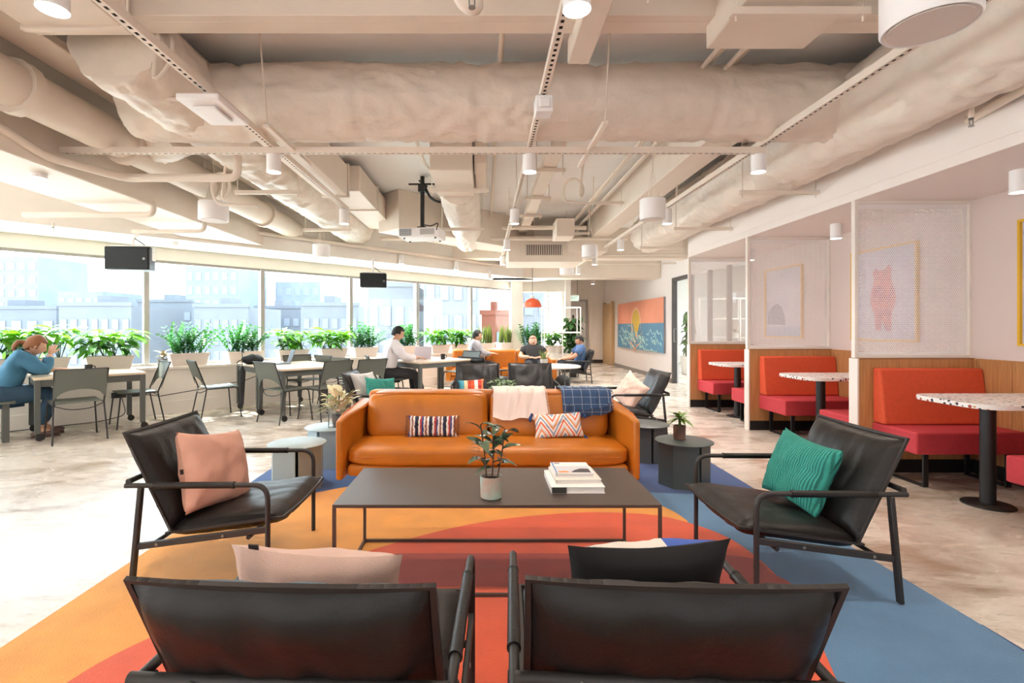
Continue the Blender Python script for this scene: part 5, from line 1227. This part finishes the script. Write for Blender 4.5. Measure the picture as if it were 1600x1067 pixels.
# handbag
t = empty('backpack', L(s2a-0.42,o2a+0.02,0.72), ang+0.2, 'black soft bag slumped beside the open laptop', 'bag')
f = MB(); random.seed(4); f.ball((0,0,0.07),(0.19,0.1,0.075),20,12); f.v = [(x+noise.noise(Vector((x*8,y*8,z*8)))*0.03,y,max(0.0,z+noise.noise(Vector((x*10,y*10,2)))*0.03)) for x,y,z in f.v]; f.build('bag_body', mat('black nylon','1a1a1d',0.7,bump=0.4,bscale=60), t, smooth=80)
f = MB(); f.tube(fillet([(-0.15,0,0.08),(-0.24,0,0.06),(-0.26,0.02,0.01),(-0.2,-0.04,0.01)],0.04),0.008,6); f.build('strap', M_black, t)
t = empty('umbrella', L(s2a-0.62,o2a-0.1,0), ang, 'closed black umbrella hanging at the left end of the laptop table', 'umbrella')
f = MB(); f.tube([(0,0,0.10),(0,0,0.14),(0,0,0.62),(0,0,0.70)],[0.006,0.02,0.045,0.012],12); f.build('canopy', mat('umbrella cloth','2c2b2c',0.8), t)
f = MB(); f.tube(fillet([(0,0,0.02),(0,0,0.86),(0.0,0.04,0.93),(0.04,0.04,0.90)],0.03),0.006,8); f.build('shaft', M_black, t)

# ---------------------------------------------------------------- window planters
M_plt = mat('planter peach white','eadbd0',0.55); M_soil = mat('soil','3a2a20',0.95)
def leafy(name, c, rough=0.4, tr=0.45):
    m = mat(name, c, rough, var=0.25, vscale=7); n = m.node_tree; b = n.nodes['Principled BSDF']; out = n.nodes['Material Output']
    tl = n.nodes.new('ShaderNodeBsdfTranslucent'); cc = srgb(c); tl.inputs[0].default_value = (min(1,cc[0]*1.6+0.03),min(1,cc[1]*1.5+0.05),cc[2]*0.7,1)
    mx = n.nodes.new('ShaderNodeMixShader'); mx.inputs[0].default_value = tr; n.links.new(b.outputs[0], mx.inputs[1]); n.links.new(tl.outputs[0], mx.inputs[2]); n.links.new(mx.outputs[0], out.inputs[0]); return m
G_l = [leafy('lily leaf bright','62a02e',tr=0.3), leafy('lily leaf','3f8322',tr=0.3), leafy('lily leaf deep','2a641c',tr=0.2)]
G_z = [leafy('zz leaf','2f8038',0.3,0.3), leafy('zz leaf deep','1f5f2c',0.3,0.2)]
lily = [leafmesh('leaf',0.26,0.10,m,0.22,0.75) for m in G_l]
def frondmesh(m, ln=0.42, bend=0.35):
    f = MB(); pts = [Vector((0,ln*math.sin(bend*i/8)*i/8*0.9,ln*i/8*math.cos(bend*i/16))) for i in range(9)]
    f.tube(pts,[0.007-0.0006*i for i in range(9)],5)
    for i in range(2,9):
        for s in (-1,1):
            p = pts[i]; d = Vector((s*0.8,0.25,0.45)).normalized(); l = 0.08*(1-abs(i-5)*0.07); w = 0.02; side = Vector((0,1,-0.3)).normalized()
            a = p; b = p+d*l*0.5+side*w; c = p+d*l; e = p+d*l*0.5-side*w; g = p+d*l*0.5+Vector((0,0,-0.004)); f.add([a,b,c,e,g],[(0,1,4),(1,2,4),(2,3,4),(3,0,4)])
    return f.mesh('frond', m, smooth=80)
fr_ = [frondmesh(G_z[0]), frondmesh(G_z[1],0.36,0.7), frondmesh(G_z[0],0.45,0.15)]
M_sn = leafy('snake leaf','6c7c48',0.45,0.15)
def blade():
    f = MB(); vs = []; fs = []
    for i in range(7):
        t = i/6; w = 0.03*(1-t**3)*(0.7+0.3*math.sin(PI*t)); vs += [(-w,0.008*math.sin(t*4),0.42*t),(0,-0.008,0.42*t),(w,0.008*math.sin(t*4),0.42*t)]
    for i in range(6): k = i*3; fs += [(k,k+1,k+4,k+3),(k+1,k+2,k+5,k+4)]
    f.add(vs, fs); return f.mesh('leaf', M_sn, smooth=80)
bl = blade()
def planter(s_, off, kind, label, w=0.55, z=0.70, seed=0, n=None, pos=None, rz=None, hp=0.19, k_=1.0):
    p = pos if pos is not None else L(s_, off, z)
    t = potted_base('window_planter', p, label, 'plant troughs along the windows', rz if rz is not None else ang); hw = w/2; random.seed(seed+40)
    f = MB()
    a, b = hw-0.04, hw
    vs = []
    for zz, xx, yy in ((0,a,0.07),(hp,b,0.10),(hp,b-0.012,0.088),(hp-0.03,b-0.014,0.085)): vs += [(-xx,-yy,zz),(xx,-yy,zz),(xx,yy,zz),(-xx,yy,zz)]
    fs = [(3,2,1,0)]+[(4*r+i,4*r+(i+1)%4,4*(r+1)+(i+1)%4,4*(r+1)+i) for r in range(3) for i in range(4)]
    f.add(vs, fs); f.box((-b-0.008,-0.108,hp-0.02),(b+0.008,-0.1,hp)); f.box((-b-0.008,0.1,hp-0.02),(b+0.008,0.108,hp)); f.build('trough', M_plt, t, bev=0.003)
    f = MB(); f.box((-b+0.014,-0.085,hp-0.05),(b-0.014,0.085,hp-0.03)); f.build('soil', M_soil, t)
    if kind == 'lily':
        for i in range(n or 120):
            cx = random.choice((-0.3,-0.1,0.12,0.3))*w*1.1+random.uniform(-0.05,0.05); a_ = random.uniform(0,2*PI); rr = random.uniform(0.02,0.15); hh = random.uniform(0.06,0.33)*k_
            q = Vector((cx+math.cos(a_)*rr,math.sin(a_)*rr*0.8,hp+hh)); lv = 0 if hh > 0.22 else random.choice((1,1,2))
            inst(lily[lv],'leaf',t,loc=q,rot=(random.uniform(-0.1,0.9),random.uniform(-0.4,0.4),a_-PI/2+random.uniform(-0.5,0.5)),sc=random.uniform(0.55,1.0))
        g = MB()
        for i in range(26):
            cx = random.choice((-0.28,-0.1,0.1,0.28))*w*1.1; g.tube([(cx+random.uniform(-0.02,0.02),random.uniform(-0.03,0.03),hp-0.03),(cx+random.uniform(-0.1,0.1),random.uniform(-0.08,0.08),hp+0.2)],0.005,5)
        g.build('stems', mat('lily stem','4a5a22',0.7), t)
    elif kind == 'zz':
        for i in range(n or 50):
            cx = random.uniform(-0.8,0.8)*hw; a_ = random.uniform(0,2*PI)
            inst(random.choice(fr_),'frond',t,loc=(cx,random.uniform(-0.05,0.05),hp-0.04),rot=(random.uniform(-0.45,0.45),random.uniform(-0.5,0.5),a_),sc=random.uniform(0.75,1.15)*k_)
    elif kind == 'snake':
        for i in range(n or 26):
            inst(bl,'leaf',t,loc=(random.uniform(-0.85,0.85)*hw,random.uniform(-0.05,0.05),hp-0.04),rot=(random.uniform(-0.2,0.2),random.uniform(-0.25,0.25),random.uniform(0,6.28)),sc=random.uniform(0.8,1.3))
    return t
def s_at(px, off=0.12):
    # s where the line at offset `off` projects to px
    k = (px-VX)/F; b = A0+nv*off; return (k*b.y-b.x)/(dv.x-k*dv.y)
for px, kind, lab, sd, kk in ((66,'lily','broad leaved trough plant behind the seated woman',1,1.15),(171,'lily','broad leaved trough plant left of the left mullion',2,1.05),(295,'zz','feathery stemmed trough plant right of the left mullion',3,1.0),(381,'zz','dark feathery trough plant left of the second mullion',4,1.05),
        (457,'lily','bright broad leaved trough plant right of the second mullion',5,1.0),(520,'lily','bright broad leaved trough plant left of the third mullion',6,1.0),(570,'zz','feathery trough plant right of the third mullion',7,1.0),(635,'zz','feathery trough plant right of the man\'s head',8,1.0),
        (686,'lily','broad leaved trough plant above the pale laptop',9,1.0),(716,'lily','broad leaved trough plant left of the person in grey',10,1.0),(758,'snake','spiky striped trough plant behind the far sofa, left',11,1),(790,'snake','spiky striped trough plant behind the far sofa, right',12,1)):
    planter(s_at(px), 0.13, kind, lab, seed=sd, k_=kk)
planter(0,0,'lily','broad leaved trough plant at the left frame edge', pos=L(s_at(-20),0.13,0.70), seed=30, k_=1.1)
t = potted_base('potted_plant', L(s_at(253),0.1,0.70), 'tiny pink leaved plant in a grey pot on the window sill')
f = MB(); f.lathe([(0.05,0),(0.06,0.01),(0.066,0.12),(0.058,0.12)],20); f.build('pot', mat('grey concrete pot','8a8582',0.8), t)
random.seed(2); lp_ = leafmesh('leaf',0.13,0.05,mat('pale pink leaf','dba08c',0.5,col2='a8a878',vscale=12),0.3,0.5)
for k in range(22): inst(lp_,'leaf',t,loc=(0,0,0.11+0.004*k),rot=(random.uniform(0,1.1),0,k*2.4),sc=random.uniform(0.6,1.1))
# far corner plants on a white ledge
w = MB(); w.box((1.0,12.7,0),(2.16,13.28,0.62)); o = w.build('trim_13', M_white, bev=0.01); tag(o, 'low white ledge under the far window', kind='structure')
planter(0,0,'zz','feathery plant left on the far white ledge', pos=Vector((1.22,12.95,0.62)), rz=0, w=0.5, seed=51, k_=1.2)
planter(0,0,'lily','broad leaved plant right on the far white ledge', pos=Vector((1.82,12.95,0.62)), rz=0, w=0.5, seed=52, k_=1.0)
# grey watering tub, framed display grid, climbing plants
t = empty('display_frame', (1.9,12.4,0), 0.06, 'white open wire frame stand with shelves beside the far window', 'shelf')
f = MB()
X_ = [-0.45,0.0,0.45]
def rod(a,b): f.tube([a,b],0.012,6)
for x in X_: rod((x,-0.18,0),(x,-0.18,1.78))
for x in (-0.45,0.45): rod((x,0.18,0),(x,0.18,1.78))
for z in (0.45,1.15,1.77):
    rod((-0.45,-0.18,z),(0.45,-0.18,z)); rod((-0.45,0.18,z),(0.45,0.18,z)); rod((-0.45,-0.18,z),(-0.45,0.18,z)); rod((0.45,-0.18,z),(0.45,0.18,z))
f.build('wire_frame', M_white, t)
f = MB(); f.box((-0.44,-0.17,0.455),(0.44,0.17,0.475)); f.build('shelf_board', M_white, t); f = MB(); f.box((-0.0,-0.17,1.16),(0.44,0.17,1.175)); f.build('shelf_board', M_white, t)
t = potted_base('climbing_plant', (2.30,12.95,0), 'tall dark green climbing plant by the far grey door')
f = MB(); f.lathe([(0.14,0),(0.17,0.3),(0.15,0.3)],20); f.build('pot', mat('dark pot','4a4744',0.7), t)
f = MB(); f.tube([(0,0,0.2),(0,0,1.6)],0.03,8); f.build('moss_pole', M_soil, t)
random.seed(12); lm_ = leafmesh('leaf',0.26,0.15,leafy('climber leaf','35602c',0.45,0.2),0.25,0.9)
for k in range(170): inst(lm_,'leaf',t,loc=(random.uniform(-0.14,0.14),random.uniform(-0.12,0.12),0.35+1.2*k/170),rot=(random.uniform(-0.6,0.6),random.uniform(-0.3,0.3),k*2.4),sc=random.uniform(0.6,1.0))

# ---------------------------------------------------------------- far lounge
t = empty('sofa', (0.35,10.35,0), 0, 'tan leather sofa in the far lounge under the spiky plants', 'sofa')
f = MB(); f.box((-1.15,0.05,0.16),(1.15,0.8,0.28)); f.build('base', M_tan, t, bev=0.03)
for k in range(2):
    f = MB(); f.box((-1.05+1.05*k,0.0,0.28),(-0.01+1.05*k,0.6,0.42)); f.build('seat_cushion', M_tan, t, bev=0.04, seg=3)
for k in range(3):
    f = MB(); f.box((-1.05+0.7*k,0.55,0.38),(-0.36+0.7*k,0.78,0.80)); f.build('back_cushion', M_tan, t, bev=0.05, seg=3)
for s in (-1,1): f = MB(); f.box((s*1.1-0.06,0.0,0.16),(s*1.1+0.06,0.8,0.62)); f.build('armrest', M_tan, t, bev=0.03)
for x in (-1,1):
    for y in (0.1,0.7): f = MB(); f.tube([(x,y,0),(x,y,0.16)],0.015,8); f.build('leg', M_frame, t)
t = empty('coffee_table', (1.25,9.25,0), 0, 'round white topped table in the far lounge with spiky little plant', 'table')
f = MB(); f.lathe([(0.52,0.55),(0.53,0.56),(0.53,0.575),(0.52,0.58)],48); f.build('tabletop', mat('white marble','ece6e2',0.3,var=0.08,vscale=4), t)
for k in range(4): a = PI/4+k*PI/2; f = MB(); f.tube([(0.4*math.cos(a),0.4*math.sin(a),0),(0.4*math.cos(a),0.4*math.sin(a),0.55)],0.012,8); f.build('leg', M_grey, t)
f = MB(); f.lathe([(0.40,0.02),(0.412,0.02),(0.412,0.03),(0.40,0.03),(0.40,0.02)],36,cap=False); f.build('ring', M_grey, t)
t = potted_base('potted_plant', (1.1,9.2,0.58), 'small spiky pale green plant on the far round table')
f = MB(); f.lathe([(0.06,0),(0.075,0.12),(0.065,0.12)],18); f.build('pot', mat('speckled grey pot','a9a49c',0.7), t)
random.seed(9)
for k in range(24): inst(bl,'leaf',t,loc=(random.uniform(-0.03,0.03),random.uniform(-0.03,0.03),0.1),rot=(random.uniform(-0.7,0.7),random.uniform(-0.5,0.5),k*2.4),sc=(0.4,0.5,random.uniform(0.35,0.55)))
f = MB(); f.ball((0,0,0.14),(0.17,0.12,0.16),16,10); f.tube(fillet([(-0.06,0,0.27),(-0.05,0,0.36),(0.05,0,0.36),(0.06,0,0.27)],0.03),0.01,6); o = f.build('backpack', mat('black nylon','1a1a1d',0.7), loc=(1.62,10.35,0.0), smooth=80); tag(o,'black backpack on the floor by the blue shirt man','bag')

# ---------------------------------------------------------------- people
def skin_geo(V, E, sub=2):
    names = list(V); me = bpy.data.meshes.new('tmp'); me.from_pydata([V[n][0] for n in names], [(names.index(a),names.index(b)) for a,b in E], []); o = bpy.data.objects.new('tmp', me); C.objects.link(o)
    o.modifiers.new('s','SKIN'); sk = me.skin_vertices[0].data
    for i,n in enumerate(names):
        r = V[n][1]; sk[i].radius = r if hasattr(r,'__len__') else (r,r); sk[i].use_root = (i == 0)
    m2 = o.modifiers.new('b','SUBSURF'); m2.levels = m2.render_levels = sub
    dg = bpy.context.evaluated_depsgraph_get(); ev = o.evaluated_get(dg).to_mesh()
    vs = [v.co.copy() for v in ev.vertices]; fs = [tuple(p.vertices) for p in ev.polygons]; bpy.data.objects.remove(o); return vs, fs
def person(loc, rz, label, J, skin, shirt, trouser, shoe, hairc, hair='short', sleeves='long', face=(0,0), shorts=False):
    """J: joints in local frame facing +Y"""
    t = empty('person', loc, rz, label, 'person')
    D = dict(pelvis=(0,0,0.53), waist=(0,0.0,0.68), chest=(0,0.02,0.86), neck=(0,0.03,1.02), shL=(-0.17,0.02,0.97), shR=(0.17,0.02,0.97), elL=(-0.22,0.12,0.76), elR=(0.22,0.12,0.76), wrL=(-0.14,0.36,0.76), wrR=(0.14,0.36,0.76),
             hpL=(-0.09,0.02,0.51), hpR=(0.09,0.02,0.51), knL=(-0.11,0.44,0.52), knR=(0.11,0.44,0.52), anL=(-0.11,0.46,0.10), anR=(0.11,0.46,0.10), toL=(-0.12,0.62,0.04), toR=(0.12,0.62,0.04), head=(0,0.07,1.15)); D.update(J)
    D = {k: Vector(v) for k,v in D.items()}
    for k in ('shL','shR'): D[k].z += 0.015
    D['head'].z -= 0.02
    R_ = dict(pelvis=(0.155,0.12),waist=(0.145,0.11),chest=(0.165,0.125),neck=0.062,shL=0.072,shR=0.072,elL=0.05,elR=0.05,wrL=0.034,wrR=0.034,hpL=0.105,hpR=0.105,knL=0.07,knR=0.07,anL=0.046,anR=0.046,toL=0.03,toR=0.03)
    D['skull'] = D['neck'].lerp(D['head'],0.55)
    R_['skull'] = 0.058
    slim = lambda k, r: r if k in ('neck','skull','wrL','wrR','anL','anR','toL','toR') or (k in ('elL','elR') and sleeves != 'long') else (tuple(q*0.8 for q in r) if hasattr(r,'__len__') else r*0.8)
    V = {k:(D[k],slim(k,R_[k])) for k in R_}
    E = [('pelvis','waist'),('waist','chest'),('chest','neck'),('neck','skull'),('chest','shL'),('chest','shR'),('shL','elL'),('shR','elR'),('elL','wrL'),('elR','wrR'),('pelvis','hpL'),('pelvis','hpR'),('hpL','knL'),('hpR','knR'),('knL','anL'),('knR','anR'),('anL','toL'),('anR','toR')]
    ms = mat('skin '+skin, skin, 0.55); f = MB(); vs, fs = skin_geo(V, E); f.add(vs, fs)
    # hands: palm and five fingers
    for s in 'LR':
        w = D['wr'+s]; d = (w-D['el'+s]).normalized(); side = d.cross(Vector((0,0,1))).normalized()*(1 if s == 'L' else -1); up = side.cross(d).normalized()
        if up.z < 0: up = -up
        M_ = Matrix((side,d,up)).transposed().to_4x4(); M_.translation = w
        f.ball((0,0.045,0),(0.038,0.05,0.017),10,8,M_)
        for k,(x,l) in enumerate(((-0.027,0.062),(-0.009,0.072),(0.010,0.068),(0.028,0.052))):
            f.tube([M_@Vector((x,0.075,0)),M_@Vector((x*1.1,0.085+l*0.5,-0.004)),M_@Vector((x*1.1,0.085+l*0.85,-0.022))],[0.009,0.0085,0.006],6)
        f.tube([M_@Vector((-0.030,0.03,0)),M_@Vector((-0.055,0.055,-0.006)),M_@Vector((-0.055,0.085,-0.012))],[0.011,0.010,0.007],6)
    # head
    hd = D['head']; MH = Matrix.Translation(hd)@Matrix.Rotation(face[1],4,'Z')@Matrix.Rotation(face[0],4,'X')
    h = MB(); h.ball((0,0,0),(0.078,0.098,0.118),24,18)
    nvv = []
    for x,y,z in h.v:
        if z < 0: k = 1-0.28*(-z/0.118)**1.5; x *= k; y = y*k+0.012*(-z/0.118)
        if y > 0: y *= 0.93
        d = Vector((x,z)); n_ = math.exp(-((x/0.014)**2+((z+0.012)/0.028)**2))
        if y > 0: y += 0.022*n_; y -= 0.008*math.exp(-(((abs(x)-0.03)/0.016)**2+((z-0.008)/0.012)**2)); y += 0.005*math.exp(-((x/0.02)**2+((z+0.055)/0.008)**2))
        nvv.append((x,y,z))
    f.add([MH@Vector(v) for v in nvv], h.f)
    for s in (-1,1): f.ball((s*0.078,-0.005,-0.005),(0.011,0.02,0.03),8,6,MH)
    f.build('body', ms, t, smooth=80)
    g = MB()
    for s in (-1,1): g.ball((s*0.03,0.078,0.008),(0.011,0.008,0.006),8,6,MH)
    g.build('eyes', M_black, t); g = MB(); g.ball((0,0.083,-0.055),(0.022,0.008,0.006),10,6,MH); g.build('mouth', mat('lips','b5605a',0.5), t)
    # hair
    g = MB(); g.ball((0,0,0),(0.088,0.108,0.127),26,20); keep = []
    lim = {'short':-0.01,'tied':-0.03}.get(hair,-0.01)
    for q in g.f:
        c = sum((Vector(g.v[i]) for i in q), Vector())/len(q)
        front = c.y > 0.035
        if (front and c.z < 0.062) or (not front and c.z < lim-(0.045 if c.y < -0.05 else 0)): continue
        keep.append(q)
    hv = [(x+noise.noise(Vector((x*40,y*40,z*40)))*0.006, y-0.006+noise.noise(Vector((x*30,y*30,z*30+4)))*0.006, z+0.006) for x,y,z in g.v]
    g.f = keep; g.mi = [0]*len(keep); g.v = [tuple(MH@Vector(v)) for v in hv]
    if hair == 'tied':
        g.ball((0,-0.115,-0.01),(0.028,0.03,0.028),12,8,MH); g.tube([MH@Vector((0,-0.11,0.0)),MH@Vector((0,-0.155,-0.02)),MH@Vector((0,-0.165,-0.085)),MH@Vector((0,-0.15,-0.13))],[0.02,0.03,0.026,0.008],10)
    hm = mat('hair '+hairc, hairc, 0.6, bump=0.3, bscale=120); o = g.build('hair', hm, t, smooth=80)
    md = o.modifiers.new('sol','SOLIDIFY'); md.thickness = 0.012; md.offset = -1
    # shirt
    add = 0.026; inf = lambda r, a=add: tuple(q+a for q in r) if hasattr(r,'__len__') else (r+a,r+a)
    VS = {k:(D[k],inf(R_[k])) for k in ('pelvis','waist','chest')}; VS['collar'] = (D['chest'].lerp(D['neck'],0.75),(0.085,0.08)); E2 = [('pelvis','waist'),('waist','chest'),('chest','collar')]
    for s in 'LR':
        e = D['el'+s] if sleeves == 'long' else D['sh'+s].lerp(D['el'+s],0.75)
        VS['sh'+s] = (D['sh'+s],inf(R_['sh'+s])); VS['el'+s] = (e,inf(R_['el'+s],0.034)); E2 += [('chest','sh'+s),('sh'+s,'el'+s)]
        if sleeves == 'long': VS['wr'+s] = (D['el'+s].lerp(D['wr'+s],0.85),inf(R_['wr'+s],0.018)); E2.append(('el'+s,'wr'+s))
    g = MB(); vs, fs = skin_geo(VS, E2); g.add([v+Vector((1,1,1))*noise.noise(v*14)*0.012 for v in vs], fs); g.build('shirt', mat('cloth '+shirt, shirt, 0.85, var=0.08, vscale=8), t, smooth=80)
    # trousers
    VS = {'pelvis':(D['pelvis'],inf(R_['pelvis'],0.008))}; E2 = []
    for s in 'LR':
        VS['hp'+s] = (D['hp'+s],inf(R_['hp'+s])); VS['kn'+s] = (D['kn'+s],inf(R_['kn'+s],0.018)); E2 += [('pelvis','hp'+s),('hp'+s,'kn'+s)]
        if not shorts: VS['an'+s] = (D['an'+s]+Vector((0,0,0.03)),inf(R_['an'+s],0.018)); E2.append(('kn'+s,'an'+s))
    g = MB(); vs, fs = skin_geo(VS, E2); g.add([v+Vector((1,1,1))*noise.noise(v*12)*0.010 for v in vs], fs); g.build('trousers', mat('cloth '+trouser, trouser, 0.85), t, smooth=80)
    for s in 'LR':
        a, b = D['an'+s], D['to'+s]; d = (b-a); d.z = 0; d = d.normalized() if d.length > 0.01 else Vector((0,1,0)); rgt = d.cross(Vector((0,0,1)))
        M_ = Matrix((rgt,d,Vector((0,0,1)))).transposed().to_4x4(); M_.translation = Vector((a.x,a.y,max(0.045,a.z-0.055)))
        g = MB(); g.ball((0,0.07,0.0),(0.045,0.14,0.042),14,8,M_); g.box((-0.043,-0.06,-0.045),(0.043,0.2,-0.03),M_); g.build('shoe', mat('shoe '+shoe, shoe, 0.6), t, bev=0.01)
    return t
# seated woman at the left: faces along the wall (+d)
pw = L(s1_-0.78, o1_-0.04)
person(pw, ang-PI/2, 'woman in a blue denim shirt leaning on the table at the left, hair tied back', dict(waist=(0,0.06,0.68),chest=(0,0.14,0.85),neck=(0,0.22,0.98),shL=(-0.15,0.16,0.93),shR=(0.15,0.16,0.93),elL=(-0.18,0.30,0.77),elR=(0.17,0.36,0.77),wrL=(-0.06,0.47,0.78),wrR=(0.04,0.42,0.97),head=(0,0.29,1.09),
    anL=(-0.1,0.36,0.10),anR=(0.10,0.30,0.10),toL=(-0.1,0.5,0.04),toR=(0.1,0.44,0.04)), 'd9a88c','3f7390','2f4a60','6a5048','8a5634','tied','long',(-0.45,0.0))
# man in white shirt
pm_ = L(s3_-0.86, o3_+0.10)
person(pm_, ang-PI/2-0.45, 'man in a white shirt working at a pale laptop', dict(waist=(0,0.02,0.7),chest=(0,0.07,0.9),neck=(0,0.12,1.06),shL=(-0.18,0.08,1.0),shR=(0.18,0.08,1.0),elL=(-0.2,0.22,0.80),elR=(0.2,0.24,0.79),wrL=(-0.1,0.47,0.78),wrR=(0.1,0.48,0.78),head=(0,0.17,1.2),
    anR=(0.11,0.55,0.1),toR=(0.12,0.7,0.04)), 'd7a88a','efe9ec','2a292c','5e4034','17130f','short','long',(-0.35,0))
# person in grey in the far lounge, on a stool left of the far sofa
person((-0.22,10.62,-0.03), math.radians(-80), 'person in a grey shirt seen from the side in the far lounge', {}, 'd3a486','a5a3a8','25262a','3a3a3a','14110f')
# man slouched on far sofa
person((1.0,10.15,-0.03), math.radians(180), 'person in black slouched on the far tan sofa', dict(pelvis=(0,0.12,0.54),waist=(0,0.02,0.64),chest=(0,-0.10,0.78),neck=(0,-0.16,0.90),shL=(-0.18,-0.12,0.86),shR=(0.18,-0.12,0.86),elL=(-0.28,0.02,0.72),elR=(0.28,0.02,0.72),wrL=(-0.10,0.2,0.72),wrR=(0.1,0.2,0.72),head=(0,-0.15,1.04),
    hpL=(-0.1,0.12,0.53),hpR=(0.1,0.12,0.53),knL=(-0.15,0.52,0.62),knR=(0.15,0.5,0.60),anL=(-0.12,0.75,0.25),anR=(0.14,0.7,0.1),toL=(-0.12,0.9,0.28),toR=(0.14,0.86,0.04)), 'd6a78c','1e1e20','22262e','e8e4df','b88a78','short','short',(0.2,0))
# man in blue tee in the right armchair
person((2.12,11.75,-0.20), math.radians(88), 'man in a blue polo shirt reading in the far right armchair', dict(pelvis=(0,-0.08,0.56),waist=(0,-0.13,0.70),chest=(0,-0.16,0.88),neck=(0,-0.15,1.04),shL=(-0.18,-0.14,1.0),shR=(0.18,-0.14,1.0),elL=(-0.25,0.05,0.8),elR=(0.25,0.05,0.8),wrL=(-0.1,0.3,0.74),wrR=(0.08,0.3,0.74),head=(0,-0.11,1.19),
    hpL=(-0.09,-0.05,0.54),hpR=(0.09,-0.05,0.54),knL=(-0.12,0.42,0.66),knR=(0.12,0.42,0.66),anL=(-0.12,0.55,0.30),anR=(0.12,0.62,0.30),toL=(-0.12,0.7,0.24),toR=(0.12,0.77,0.24)), 'cf9c7e','4f6f9c','23242a','a0503a','171310','short','short',(-0.3,0.3))
